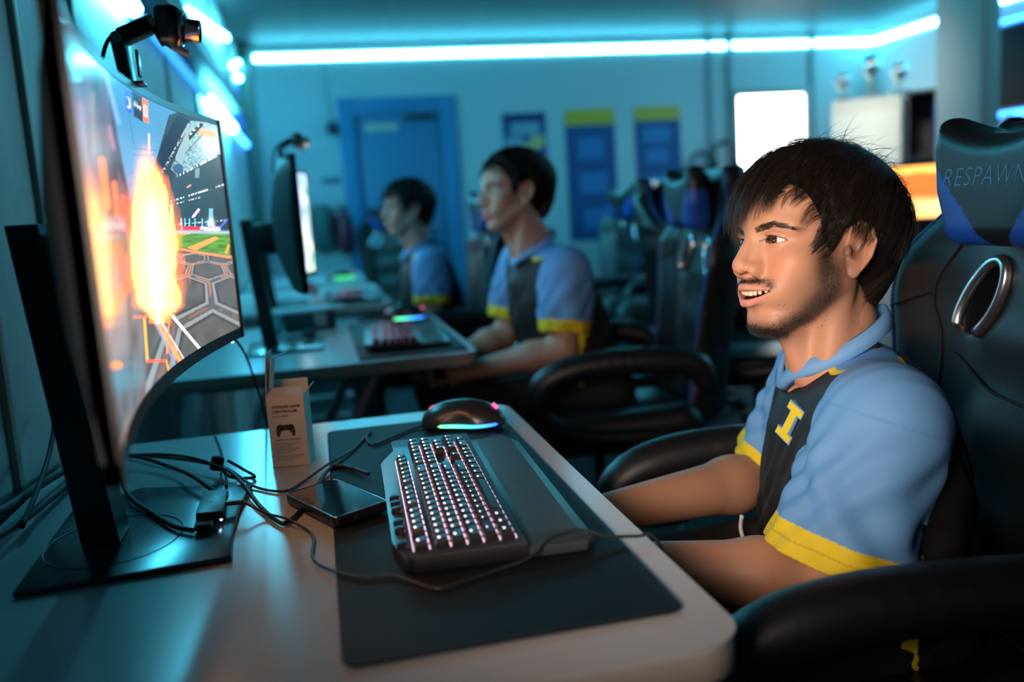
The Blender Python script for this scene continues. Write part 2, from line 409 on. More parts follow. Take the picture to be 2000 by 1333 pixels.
def hair_strands(n, seed=1, L=(.06, .10), lift=(.012, .026), fringe=.35, segs=10, side_len=1.0, wild=.42, fwd=.6, clump=.72):
    rs = np.random.RandomState(seed); out = []
    W = np.array([-.095, .0, .080])
    D = rs.randn(n*4, 3); kn = int(n*.7); D[:kn] = rs.randn(kn, 3)*np.array([.5, 1, .6])+np.array([-1.1, 0, -.5]); rs.shuffle(D); D /= np.linalg.norm(D, axis=1)[:, None]
    R0 = HC+D*HR
    R0 = np.where((R0[:, 2] < .05)[:, None] & (R0[:, 0] < -.045)[:, None], np.array([-.072, 0, -.020])+D*np.array([.058, .058, .070]), R0)
    ok = (R0[:, 2] > zline(R0[:, 0])+.002); R0 = R0[ok][:n]; D = D[ok][:n]; n = len(R0)
    p = R0.copy(); nrm = (p-HC)/HR**2; nrm /= np.linalg.norm(nrm, axis=1)[:, None]
    ln = rs.uniform(*L, n); lf = rs.uniform(*lift, n)
    top = np.clip((R0[:, 2]-.06)/.05, 0, 1); ln *= np.where((np.abs(R0[:, 1]) > .05) & (R0[:, 0] > -.05) & (R0[:, 0] < .012) & (R0[:, 2] < .05), .45, 1.0)
    ln *= np.where((R0[:, 0] < -.045) & (R0[:, 2] < .10), 1.55, 1.0); ln *= np.where((np.abs(R0[:, 1]) > .045) & (R0[:, 0] > .0), .62, 1.0)*np.where((R0[:, 0] > .02) & (R0[:, 1] > .008), .80, 1.0)*np.where((R0[:, 0] > .02) & (R0[:, 1] < -.01), 1.15, 1.0)
    ln *= np.where(R0[:, 0] > .0, 1.0+fringe*top*rs.uniform(.3, 1.2, n), 1.0)*np.where(top < .2, .75*side_len, 1.0)
    flow = p-W; flow += np.array([fwd, 0, 0])*(.06*top[:, None]); flow += rs.randn(n, 3)*.02*wild*4*.35
    d = flow-nrm*(flow*nrm).sum(1)[:, None]; d /= np.linalg.norm(d, axis=1)[:, None]+1e-9
    d = d+nrm*rs.uniform(.1, .55, n)[:, None]; d /= np.linalg.norm(d, axis=1)[:, None]
    path = [p.copy()]; ds = ln/(segs-1)
    curl = rs.randn(n, 3)*.10*wild*2
    for i in range(segs-1):
        t = (i+1)/(segs-1); p = p+d*ds[:, None]
        q = (p-HC); lev = np.linalg.norm(q/HR, axis=1); want = 1+(lf*(1-np.exp(-4*t)))/.085
        hang = (p[:, 2] < .05) & (p[:, 0] > .075) | (p[:, 2] < -.005)
        push = np.where(hang, np.where(lev < want*.98, want/lev, 1.0), np.where(lev < want, want/lev, 1+(want/lev-1)*.55))
        p = HC+q*push[:, None]; path.append(p.copy())
        nrm = (p-HC)/HR**2; nrm /= np.linalg.norm(nrm, axis=1)[:, None]
        fl = p-W; fl /= np.linalg.norm(fl, axis=1)[:, None]; fl[:, 2] -= .5+.6*t
        d = .62*d+.38*fl+curl*.35; d -= nrm*(d*nrm).sum(1)[:, None]*.75; d /= np.linalg.norm(d, axis=1)[:, None]+1e-9
    Pt = np.stack(path, 1); ng = max(8, int(n/26)); g = rs.choice(n, ng, replace=False)
    for s0 in range(0, n, 2000):
        dd = ((R0[s0:s0+2000, None, :]-R0[None, g, :])**2).sum(2); gi = g[dd.argmin(1)]
        tt = (np.linspace(0, 1, segs)**1.1*clump)[None, :, None]; Pt[s0:s0+2000] += (Pt[gi]-Pt[s0:s0+2000])*tt*rs.uniform(.5, 1.1, (len(gi), 1, 1))
    q = Pt.reshape(-1, 3).astype(np.float32); fr = (q[:, 0] < .055)
    for _ in range(4):
        u = q-HC.astype(np.float32); u /= np.linalg.norm(u, axis=1)[:, None]; dd = hair_cap(q)
        q += u*(np.clip(.0012-dd, 0, .02)*fr)[:, None]
    return q.reshape(Pt.shape).astype(float)
def flyaways(k, n=230, seed=4):
    rs = np.random.RandomState(seed); out = []
    for i in range(n):
        x = rs.choice([-.095, -.030], p=[.6, .4])+rs.randn()*.016; y = rs.randn()*.030; u = np.clip(1-((x+.024)/.106)**2-(y/.078)**2, .05, 1); p = np.array([x, y, .036+.098*math.sqrt(u)])
        d = vn0(np.array([-.7+rs.randn()*.5, rs.randn()*.5, .9])); L = rs.uniform(.025, .055); cu = np.array([-.5+rs.randn()*.3, rs.randn()*.35, -1.0])*rs.uniform(.8, 2.6); q = [p]
        for j in range(k-1): d = vn0(d+cu*(L/(k-1))*12); p = p+d*L/(k-1); q.append(p)
        out.append(q)
    return np.array(out)
def vn0(v): return v/np.linalg.norm(v)
def whiskers(rs, n, cen, sig, ln, dirn):
    q = np.array(cen)+rs.randn(n, 3)*np.array(sig); q[:, 1] = np.abs(q[:, 1])*np.where(rs.rand(n) < .5, -1, 1); q = q.astype(np.float32)
    for _ in range(5):
        e = .0008; d0 = head_sdf(q); g = np.stack([head_sdf(q+np.eye(3, dtype=np.float32)[i]*e)-d0 for i in range(3)], 1); g /= np.linalg.norm(g, axis=1)[:, None]+1e-9; q = q-g*d0[:, None]
    dr = np.array(dirn)+.7*g+rs.randn(n, 3)*.3; dr /= np.linalg.norm(dr, axis=1)[:, None]
    return q[:, None, :]+dr[:, None, :]*(np.linspace(0, 1, 4)[None, :, None]*(rs.uniform(.5, 1, n)*ln)[:, None, None])
def person_head(root, pos, Fr, sc, mskin, mhair, base_col, h=.0017, nstr=6000, beard=1.0, gaze=(1, 0, 0), seed=3, extra=None, hair_kw=None, teeth=True, strand_r=.00034, hair_col=None):
    def W(V): return (np.asarray(V)*sc)@Fr+np.array(pos)
    V, F = surfnet(head_sdf, (-.135, -.10, -.20), (.13, .10, .135), h)
    Cc = head_colors(V, base_col, beard=beard)
    parts = {'skin': (W(V), F, Cc)}
    # eyes
    for s in (1, -1):
        sv, sf = sphere_vf(36, 24); g = np.array(gaze, float); g = g/np.linalg.norm(g)
        ang = np.degrees(np.arccos(np.clip(sv@g, -1, 1)))
        c = np.tile((.80, .77, .74), (len(sv), 1)); c[ang < 34] = (.045, .020, .010); c[ang < 14] = (.002, .002, .002)
        R = .0126*(1+.05*np.exp(-(ang/24)**2))
        mesh_ob('eye', W(sv*R[:, None]+np.array([.0655, s*.031, 0])), sf, mat('eye', rough=.06, vcol=True, spec=.8, coat=1.0), root, colors=c)
    if teeth:
        tb = MB()
        for i in range(-4, 5):
            a = i*.0082; w = .0081 if abs(i) < 2 else .0074
            x = .0850-11*a*a; tb.box((x, a*.92, -.0660+5*a*a), (.004, w, .0088-.0006*abs(i)), .0014, rotm(0, 0, -22*a))
        V2 = np.concatenate(tb.V); mesh_ob('teeth', W(V2), tb.F, mat('teeth', (.72, .62, .42), .25), root)
    # brows
    rs = np.random.RandomState(seed+5); br = []
    for s in (1, -1):
        for i in range(380):
            u = rs.rand()**.85; y = .0115+.043*u
            x0 = np.interp(u, [0, .45, 1], [.0895, .0835, .0640]); z0 = np.interp(u, [0, .25, .6, 1], [.0125, .0155, .0195, .0140])+rs.uniform(-.0036, .0036)*np.interp(u, [0, .2, .7, 1], [1, 1, .8, .25])
            dr = np.array([-.35*u, .9, .35-.6*u+rs.randn()*.15]); dr /= np.linalg.norm(dr); l = rs.uniform(.006, .010)
            p0 = np.array([x0+.001, y, z0]); br.append([(p0+dr*l*t+np.array([.0012*math.sin(PI*t), 0, 0]))*np.array([1, s, 1]) for t in np.linspace(0, 1, 5)])
    # pull brow hairs on to the skin
    B = np.array(br).astype(np.float32); q = B.reshape(-1, 3)
    for _ in range(6): q[:, 0] -= np.clip(head_sdf(q)-.0006, -.01, .01)
    V2, F2 = strand_mesh(B, np.full(len(B), .00022), 3); mesh_ob('eyebrows', W(V2), F2, mhair, root)
    if beard > .5:
        wl = np.concatenate([whiskers(rs, 420, (.088, .014, -.0515), (.004, .010, .0022), .0035, (.2, .3, -.8)), whiskers(rs, 160, (.078, .031, -.058), (.003, .004, .004), .0035, (0, .2, -.9)),
                             whiskers(rs, 1100, (.062, .010, -.119), (.012, .016, .006), .0065, (.3, 0, -.7)), whiskers(rs, 500, (.040, .045, -.104), (.016, .010, .008), .004, (0, .3, -.8)), whiskers(rs, 500, (.016, .068, -.050), (.006, .006, .018), .004, (.2, .2, -.8))])
        V2, F2 = strand_mesh(wl, np.full(len(wl), .00017), 3); mesh_ob('beard', W(V2), F2, mhair, root)
    # lashes
    la = []
    for s in (1, -1):
        for i in range(34):
            y = .0215+.025*i/33; cy = y-.031; z = .0046-20*cy*cy-.02*cy
            la.append([((.0655+math.sqrt(max(.0140**2-cy*cy-z*z, 0)))+.006*t, s*(y+.0012*t*(cy*60)), z+.0004+.0022*t*t) for t in np.linspace(0, 1, 4)])
    V2, F2 = strand_mesh(np.array(la), np.full(len(la), .00016), 3); mesh_ob('eyelashes', W(V2), F2, mhair, root)
    # hair
    kw = dict(L=(.055, .085)); kw.update(hair_kw or {})
    Vc, Fc = surfnet(hair_cap, (-.16, -.115, -.12), (.13, .115, .16), .003)
    st = hair_strands(nstr, seed, **kw)
    if extra is not None: st = np.concatenate([st, extra(st.shape[1])])
    V2, F2 = strand_mesh(st, np.random.RandomState(2).uniform(.7, 1.3, len(st))*strand_r, 3)
    F2 = np.concatenate([F2, Fc+len(V2)]); hv = W(np.concatenate([V2, Vc]))
    o = mesh_ob('hair', hv, F2, [mhair, mat('hair_roots', (.008, .006, .006), .95, spec=.1)], root); mi = np.zeros(len(F2), np.int32); mi[len(F2)-len(Fc):] = 1; o.data.polygons.foreach_set('material_index', mi)
    return parts, W
# ------------------------------------------------------------------ clothed bodies
def vn(v): v = np.array(v, float); return v/np.linalg.norm(v)
def ray_px(x, y): return vn(AR*(x-1000)/FPX-AU*(y-666.5)/FPX+AF)
def hit(fn, x, y, t0=.4, t1=4.0):
    """first point of an implicit surface along a sight line (used once to read positions off the body)"""
    d = ray_px(x, y); t = t0
    for _ in range(400):
        p = (CAM+d*t).astype(np.float32)[None]; s = float(fn(p)[0])
        if s < .0003: break
        t += max(s*.5, .0005)
        if t > t1: return None, None
    return p[0].astype(float), None
    return p.astype(float), vn(g)
class Body:
    def __init__(b, **k): b.__dict__.update(k)
    def frame(b):
        y = vn(np.array(b.shF)-np.array(b.shN)); mid = (np.array(b.shN)+np.array(b.shF))/2
        return mid, y
    def torso(b, P, g=0.0):
        s = b.s; mid, y = b.frame(); x = vn(np.cross(y, [0, 0, 1.])); R = np.array([x, y, [0, 0, 1.]]).T   # x = backwards
        ch = mid+np.array(b.chest); be = mid+np.array(b.belly)
        d = ell(P, ch, np.array([.118, .178, .168])*s+g, R)
        d = smin(d, ell(P, be, np.array([.122, .165, .150])*s+g, R), .06)
        d = smin(d, ell(P, (np.array(b.pelvis)+be)/2-np.array([0, 0, .05]), np.array([.125, .165, .12])*s+g, R), .05)
        d = smin(d, cone(P, np.array(b.shN)*.93+mid*.07-[0, 0, .012], np.array(b.shF)*.93+mid*.07-[0, 0, .012], .060*s+g, .060*s+g), .035)
        d = smin(d, cone(P, np.array(b.neck)-[0, 0, .03], np.array(b.neck)-[0, 0, .11], .044*s+g, .085*s+g), .02)
        return d
    def sleeve(b, P, sh, el, g=0.0, fr=.80, op=.083, hollow=True, inner=0):
        s = b.s; sh = np.array(sh); el = np.array(el); ax = el-sh; L = np.linalg.norm(ax); u = ax/L
        t = (P-sh.astype(P.dtype))@u.astype(P.dtype); rr = np.linalg.norm(P-sh.astype(P.dtype)-t[:, None]*u.astype(P.dtype), axis=1)
        e = fr*L
        R = np.interp(t, [-.02, .25*e, .6*e, e, e+.05], np.array([.066, .071, .077, op, op])*s)+g
        # folds running from the shoulder to the cuff
        d = np.where(t < 0, np.linalg.norm(P-sh.astype(P.dtype), axis=1)-.066*s-g, rr-R)*.9
        a1 = vn(np.cross(u, [0, 1, 0])); a2 = np.cross(u, a1); Q = P-sh.astype(P.dtype); phi = np.arctan2(Q@a2.astype(P.dtype), Q@a1.astype(P.dtype))
        k = t/L; f = .0046*np.sin(phi*5+k*9+1.5*np.sin(k*6+phi))*np.clip(k*3, 0, 1)+.0030*np.sin(phi*9-k*16+2*np.sin(phi*2))
        d = d+(f*s*np.clip(t/.05, 0, 1)*(1-.4*np.clip(k/fr, 0, 1))).astype(P.dtype)
        d = np.maximum(d, t-e)
        if hollow: d = np.maximum(d, -np.maximum(rr-(R-.0115), e*.62-t))
        return d.astype(P.dtype), t, e
    def jersey(b, P):
        d = self_wr = b.torso(P, .006)
        z0 = self_z = b.shN[2]; wv = np.clip((z0-.06-P[:, 2])/.12, 0, 1); ph = P@np.array([-30., 62., 70.])+3.0*np.sin(P@np.array([15., 27., 19.])); d = d+.0036*np.sin(ph)*wv+.0013*np.sin(P@np.array([50., 90., -40.])+ph)*np.clip((np.linalg.norm(P-np.array(b.neck, dtype=P.dtype), axis=1)-.10)/.05, 0, 1)
        for sh, el in ((b.shN, b.elN), (b.shF, b.elF)):
            sl, t, e = b.sleeve(P, sh, el, .002, b.fr, b.op); near = t < e*.55
            d = np.where(near, smin(d, sl, .03), np.minimum(d, sl))
        # neck hole
        nk = np.array(b.neck); d = np.maximum(d, -cone(P, nk+np.array(b.ntilt)*.10, nk-np.array(b.ntilt)*.03, .058*b.s, .050*b.s))
        d = np.maximum(d, (b.hem-P[:, 2])*.9)
        return d
    def skin(b, P):
        s = b.s; d = None
        for sh, el, wr in ((b.shN, b.elN, b.wrN), (b.shF, b.elF, b.wrF)):
            m = np.array(sh)*.55+np.array(el)*.45; f = np.array(el)*.7+np.array(wr)*.3
            a = chain(P, [sh, m, el, f, wr], np.array([.048, .046, .040, .042, .026])*s, .02)
            d = a if d is None else np.minimum(d, a)
        d = np.minimum(d, cone(P, np.array(b.neck)+np.array(b.ntilt)*.03, np.array(b.neck)-[0, 0, .12], .050*s, .050*s))
        for wr, el, gr, sgn in ((b.wrN, b.elN, b.gripN, 1), (b.wrF, b.elF, b.gripF, -1)):
            d = np.minimum(d, hand_sdf(P, np.array(wr, float), np.array(el, float), np.array(gr, float), sgn, s)) if False else smin(d, hand_sdf(P, np.array(wr, float), np.array(el, float), np.array(gr, float), sgn, s), .006)
        return d
def hand_frame(wr, el, grip):
    u = vn(wr-el); u = vn(u*.6+vn(grip-wr)*.4); n = vn(np.cross(u, [0, 0, 1.]))      # sideways, horizontal
    up = np.cross(n, u); return u, n, up
def hand_sdf(P, wr, el, grip, sgn, s):
    """relaxed hand closed round a held grip: palm, four bent fingers of unequal length, thumb from the palm's side"""
    u, n, up = hand_frame(wr, el, grip); n = n*sgn
    # palm plane: u forward, up = back-of-hand side tilted, fingers curl toward -n (inwards)
    w = lambda a, b_, c: wr+(u*a+n*b_+up*c)*s
    d = chain(P, [w(0, 0, 0), w(.03, .0, .0), w(.075, .004, .002)], np.array([.024, .026, .024])*s, .01)
    d = smin(d, chain(P, [w(.045, .002, .024), w(.045, .002, -.026)], np.array([.017, .016])*s), .015)
    for i, (z, L) in enumerate(((.028, .95), (.010, 1.05), (-.008, 1.0), (-.025, .80))):
        a = w(.078, .004, z); b1 = w(.078+.028*L, .010-.012, z*1.05); c = w(.078+.036*L, -.030, z*1.05); e = w(.078+.016*L, -.044, z)
        d = smin(d, chain(P, [a, b1, c, e], np.array([.0105, .0095, .0085, .0075])*s, .003), .004)
    d = smin(d, chain(P, [w(.030, -.012, .022), w(.058, -.030, .034), w(.086, -.040, .034)], np.array([.014, .0115, .0095])*s, .004), .006)
    return d
def build_person(name_label, cat, B, headpose, hair_kw, skin_col, mskin, mhair, pants_col=(.012, .013, .016), h1=.0032, hh=.0017, nstr=14000, sr=.00026, beard=1.0, gaze=(1, .02, 0), hj=.0032, seed=3, feet=True, extra=None, gravity_hair=True):
    yaw, pitch, roll, pos, sc = headpose
    root = empty('person', (pos[0], pos[1], 0), 0, name_label, cat)
    Fr = head_frame(yaw, pitch, roll)
    parts, W = person_head(root, pos, Fr, sc, mskin, mhair, skin_col, h=hh, nstr=nstr, beard=beard, gaze=gaze, seed=seed, strand_r=sr, hair_kw=hair_kw, extra=extra)
    pts = np.array([B.shN, B.shF, B.elN, B.elF, B.wrN, B.wrF, B.neck, B.gripN, B.gripF]); lo = pts.min(0)-.13; hi = pts.max(0)+.13
    V, F = surfnet(B.skin, lo, hi, h1)
    Vh, Fh, Ch = parts['skin']
    C2 = np.tile(np.array(skin_col), (len(V), 1))*(.92+.06*np.sin(V@np.array([23., 31., 17.])))[:, None]
    mesh_ob('body', np.concatenate([Vh, V]), np.concatenate([Fh, F+len(Vh)]), mskin, root, colors=np.concatenate([Ch, C2]))
    # jersey
    mid, yv = B.frame(); xb = vn(np.cross(yv, [0, 0, 1.]))
    lo = np.minimum(lo, mid-np.array([.30, .34, .5])); hi = np.maximum(hi, mid+np.array([.32, .34, .12])); lo[2] = B.hem-.02; hi[2] = max(B.neck[2], mid[2])+.08; lo[0] = mid[0]-.30
    V, F = surfnet(B.jersey, lo, hi, hj)
    P = V.astype(np.float32); C = np.tile(np.array(B.black), (len(V), 1)); blue = np.array(B.blue); yel = np.array(B.yellow)
    L = V-mid; xx = L@xb; yy = L@yv; zz = L[:, 2]; ay = np.abs(yy)
    f0 = B.f0+.25*np.clip(ay-.08, 0, 1)+.07*(yy > 0)*np.clip((yy-.0)/.04, 0, 1); f1 = B.f1-.05*ay
    top = (zz > -.035-.10*ay) & (xx > f0) & (xx < f1)
    edge = (zz > -.06) & ((np.abs(xx-f0) < .0038) | (np.abs(xx-f1) < .0038)) & (ay > .05)
    C[top] = blue; C[edge] = yel
    tor = B.torso(P, .006)
    for sh, el in ((B.shN, B.elN), (B.shF, B.elF)):
        sl, t, e = B.sleeve(P, sh, el, .002, B.fr, B.op)
        m = (sl < tor+.001) & (sl < .012); C[m] = blue; C[m & (t > e-.036*B.s)] = yel
        ring = m & (np.abs(t-(e-.036*B.s*.5)) < .0012); C[ring] = yel*.75
    # side stripe low on the back
    st = (zz < -.16) & (np.abs(xx-.02-(.0)) < .010) & (tor < .012); C[st & (ay > .10)] = yel
    mj = mat('jersey_fabric', rough=.62, vcol=True, spec=.35, bump=.25, bscale=900)
    mesh_ob('jersey', V, F, mj, root, colors=C)
    # collar band with a V at the front
    cb = MB(); n = 56; rows = []
    for i in range(n):
        a = 2*PI*i/n; dr = -xb*math.cos(a)+yv*math.sin(a)                 # a = 0 is the front
        fr = max(0, math.cos(a)); zf = B.cback*(1-math.cos(a))/2+B.cfront*(1+math.cos(a))/2-.018*np.exp(-(((a+PI) % (2*PI)-PI)/.35)**2)
        r = .064*B.s+.008*fr*abs(fr)
        c = np.array(B.neck)+np.array([0, 0, zf])-xb*.008
        rows.append([c+dr*(r+.004)-np.array([0, 0, .013])*B.s+dr*.005, c+dr*(r+.001)+np.array([0, 0, .006]), c+dr*(r-.004)+np.array([0, 0, .006]), c+dr*(r-.002)-np.array([0, 0, .022])*B.s])
    Vv = np.array(rows).reshape(-1, 3); Fv = [(i*4+j, ((i+1) % n)*4+j, ((i+1) % n)*4+(j+1) % 4, i*4+(j+1) % 4) for i in range(n) for j in range(4)]
    mesh_ob('collar', Vv, Fv, mat('collar_fabric', B.blue, .6, bump=.2, bscale=900), root)
    # trousers and shoes
    def pants(P):
        pv = np.array(B.pelvis); s = B.s; d = ell(P, pv, (.14*s, .17*s, .10*s))
        for q in (-1, 1):
            hp = pv+yv*.085*q*s; kn = hp+np.array(B.thigh)+yv*.05*q; an = kn+np.array(B.shin)
            d = smin(d, chain(P, [hp, kn, an], np.array([.088, .066, .050])*s, .04), .05)
        return d+.002*np.sin(P@np.array([40., 30., 45.]))
    pv = np.array(B.pelvis); lo = np.minimum(pv-.3, pv+np.array(B.thigh)+np.array(B.shin)-.22); hi = pv+.26; lo[2] = .02
    V, F = surfnet(pants, lo, hi, .008); mesh_ob('trousers', V, F, mat('trouser_fabric', pants_col, .8), root)
    for q in (-1, 1):
        an = pv+yv*.135*q*B.s+np.array(B.thigh)+np.array(B.shin); an[2] = .05
        def shoe(P): return np.maximum(smin(cone(P, an, an+np.array([-.15, 0, -.015]), .050, .036), cone(P, an, an+np.array([0, 0, .05]), .045, .045), .03), -P[:, 2]+.002)
        V, F = surfnet(shoe, an-np.array([.22, .1, .06]), an+np.array([.1, .1, .14]), .006); mesh_ob('shoe', V, F, mat('shoe_leather', (.03, .03, .035), .5), root)
    return root, W
# ------------------------------------------------------------------ the room
XL, XR, YB, ZC, YF = -.45, 4.90, 7.00, 2.42, -1.6
def struct(o): o['kind'] = 'structure'; return o
M_wall = mat('wall_paint', (.55, .60, .60), .75, bump=.15, bscale=60)
# left wall: pale fluted panels with darker battens
lw = MB()
lw.box((XL-.05, (YF+YB)/2, ZC/2), (.10, YB-YF, ZC))
struct(lw.build('wall_left', mat('panel_paint', (.50, .56, .56), .62, bump=.9, bscale=35, noise=.18, nscale=9)))
k = 0
for y in (1.33, 1.62, 2.02, 2.62, 3.3, 4.1, 5.1, 6.2):
    b = MB().box((XL+.004, y, ZC/2), (.012, .022, ZC), .002).build('wall_batten', mat('batten_wood', (.42, .34, .28), .6))
    tag(b, ['narrow brown vertical batten beside the nearest monitor', 'narrow vertical batten just behind the nearest webcam', 'vertical wall batten past the nearest monitor', 'vertical wall batten above the second desk', 'vertical wall batten over the gap behind the second desk', 'vertical wall batten above the third desk', 'vertical wall batten above the fourth desk', 'last vertical wall batten before the corner'][k], 'batten', 'wall battens'); k += 1
b = MB(); b.box(((XL+XR)/2, YB+.05, ZC/2), (XR-XL+.2, .10, ZC)); struct(b.build('wall_back', M_wall))
b = MB(); b.box((XR+.05, (YF+YB)/2, ZC/2), (.10, YB-YF, ZC)); struct(b.build('wall_right', M_wall))
b = MB(); b.box(((XL+XR)/2, YF-.05, ZC/2), (XR-XL+.2, .10, ZC)); struct(b.build('wall_front', mat('dim_wall', (.16, .20, .22), .8)))
# carpet with faint coloured flecks
mc = mat('carpet', (.014, .017, .020), .95); nt = mc.node_tree; bs = nt.nodes['Principled BSDF']
tc = nt.nodes.new('ShaderNodeTexCoord'); n1 = nt.nodes.new('ShaderNodeTexNoise'); n1.inputs['Scale'].default_value = 5; n1.inputs['Detail'].default_value = 3
cr = nt.nodes.new('ShaderNodeValToRGB'); cr.color_ramp.elements[0].position = .55; cr.color_ramp.elements[0].color = (.012, .016, .020, 1)
for p, c in ((.62, (.05, .015, .03, 1)), (.68, (.02, .05, .05, 1)), (.75, (.07, .03, .015, 1))):
    e = cr.color_ramp.elements.new(p); e.color = c
nt.links.new(tc.outputs['Object'], n1.inputs['Vector']); nt.links.new(n1.outputs['Fac'], cr.inputs[0]); nt.links.new(cr.outputs[0], bs.inputs['Base Color'])
b = MB(); b.box(((XL+XR)/2, (YF+YB)/2, -.05), (XR-XL+.2, YB-YF+.2, .10)); struct(b.build('floor', mc))
# dark tiled ceiling
mce = mat('ceiling_tile', (.05, .06, .065), .6, spec=.12); nt = mce.node_tree; bs = nt.nodes['Principled BSDF']
tc = nt.nodes.new('ShaderNodeTexCoord'); br = nt.nodes.new('ShaderNodeTexBrick'); br.offset = 0; br.inputs['Scale'].default_value = 1; br.inputs['Brick Width'].default_value = .61; br.inputs['Row Height'].default_value = .61; br.inputs['Mortar Size'].default_value = .012
br.inputs['Color1'].default_value = (.007, .008, .010, 1); br.inputs['Color2'].default_value = (.012, .012, .013, 1); br.inputs['Mortar'].default_value = (.02, .02, .02, 1)
nt.links.new(tc.outputs['Object'], br.inputs['Vector']); nt.links.new(br.outputs['Color'], bs.inputs['Base Color'])
b = MB(); b.box(((XL+XR)/2, (YF+YB)/2, ZC+.05), (XR-XL+.2, YB-YF+.2, .10)); struct(b.build('ceiling', mce))
# baseboards
b = MB(); b.box(((XL+XR)/2, YB-.01, .05), (XR-XL, .02, .10)); struct(b.build('baseboard_back', mat('baseboard', (.03, .035, .04), .6)))
b = MB(); b.box((XR-.01, (YF+YB)/2, .05), (.02, YB-YF, .10)); struct(b.build('baseboard_right', mat('baseboard')))
# corner pipe and wall joints
tag(MB().tube([(XL+.05, YB-.10, 0), (XL+.05, YB-.10, ZC)], .035, 14).build('corner_pipe', mat('pipe_paint', (.12, .20, .16), .5), smooth=True), 'vertical green-grey pipe standing in the far left corner', 'pipe')
for i, x in enumerate((3.34, 3.52, 4.30)):
    struct(MB().box((x, YB-.012, ZC/2), (.045, .024, ZC), .004).build('trim_%d' % (i+1), mat('trim_grey', (.22, .26, .28), .6)))
# LED strips
M_cyan = emis('led_cyan', (.09, .70, 1.0), 80)
M_blue = emis('led_blue', (.03, .22, 1.0), 12.0)
def led(name, pts, r, m, label, group=None):
    o = MB().tube(pts, r, 8).build(name, m, smooth=True); return tag(o, label, 'light strip', group)
def led_flat(c, size, label):
    return tag(MB().box(c, size, .0015).build('led_strip', M_cyan), label, 'light strip')
led_flat(((XL+.13+3.545)/2, YB-.003, 2.335), (3.545-XL-.13, .006, .040), 'long glowing cyan strip light running along the top of the back wall')
led_flat(((3.575+XR-.02)/2, YB-.003, 2.335), (XR-.02-3.575, .006, .040), 'shorter cyan strip light on the back wall, right of the joint')
led_flat((XR-.003, (YB-.02+2.2)/2, 2.335), (.006, YB-.02-2.2, .040), 'cyan strip light running along the right wall top')
M_cy2 = emis('led_cyan_bright', (.08, .70, 1.0), 75)
# left wall strips: soft blue line with hot cyan patches and a rising upper strip
led('led_strip', [(XL+.03, 2.15, 1.70), (XL+.03, 2.62, 1.70)], .022, M_cy2, 'bright cyan strip on the left wall directly above the nearest monitor')
led('led_strip', [(XL+.03, 2.75, 1.70), (XL+.03, 4.25, 1.69)], .016, emis('led_soft_blue', (.05, .40, 1.0), 1.6), 'soft blue strip on the left wall behind the nearest webcam')
led('led_strip', [(XL+.03, 4.35, 1.69), (XL+.03, 5.55, 1.68)], .026, M_cy2, 'hot cyan patch of strip light on the left wall over the nearest monitor corner')
led('led_strip', [(XL+.03, 5.6, 1.68), (XL+.03, 6.7, 1.68)], .018, M_blue, 'deep blue end of the lower strip on the left wall')
led('led_strip', [(XL+.03, 2.9, 1.80), (XL+.03, 3.9, 1.98)], .016, M_cy2, 'upper cyan strip on the left wall, lower left length', None)
led('led_strip', [(XL+.03, 4.05, 2.0), (XL+.03, 5.8, 2.25)], .019, M_cy2, 'upper cyan strip on the left wall beside the webcam lens')
for i, (y, z, r, lb) in enumerate(((6.25, 2.16, .022, 'round cyan lamp dot left in the corner cluster'), (6.62, 2.14, .024, 'round cyan lamp dot in the middle of the corner cluster'), (6.85, 2.28, .018, 'small upper cyan lamp dot next to the long back strip'), (6.62, 1.93, .020, 'lowest cyan lamp dot, hanging under the corner cluster'))):
    o = MB().lathe([(r*math.sin(a), -r*math.cos(a)) for a in np.linspace(.02, PI-.02, 10)], (XL+r, y, z), 14).build('led_lamp', M_cy2, smooth=True)
    tag(o, lb, 'lamp', 'corner lamp dots')
tag(MB().tube([(XL+.010, 6.62, 2.13), (XL+.010, 6.64, 1.92), (XL+.010, 6.64, 1.72)], .009, 6).build('hanging_cable', mat('blue_cord', (.02, .10, .6), .4), smooth=True), 'thin blue cable dropping from the corner lamp dots', 'cable')
# dark ledge between the strips
tag(MB().box((XL+.05, 3.9, 1.80), (.10, 4.6, .08), .006).build('wall_ledge', mat('ledge_black', (.015, .03, .035), .5)), 'dark ledge running along the left wall between two light strips', 'ledge')
# bright window in the back wall
wx0, wx1, wz0, wz1 = 3.585-.02+0, 4.20, .95, 1.915
wx0, wx1 = 3.587, 4.215
wn = MB(); t = .05
for c, s in (((( wx0+wx1)/2, YB-.02, wz1+t/2), (wx1-wx0+2*t, .05, t)), (((wx0+wx1)/2, YB-.02, wz0-t/2), (wx1-wx0+2*t, .05, t)), ((wx0-t/2, YB-.02, (wz0+wz1)/2), (t, .05, wz1-wz0)), ((wx1+t/2, YB-.02, (wz0+wz1)/2), (t, .05, wz1-wz0))): wn.box(c, s, .004)
w = struct(wn.build('window_1', mat('window_frame', (.35, .32, .30), .5)))
MB().box(((wx0+wx1)/2, YB-.008, (wz0+wz1)/2), (wx1-wx0, .012, wz1-wz0)).build('pane', emis('daylight', (.93, 1.0, 1.0), 9.0), w)
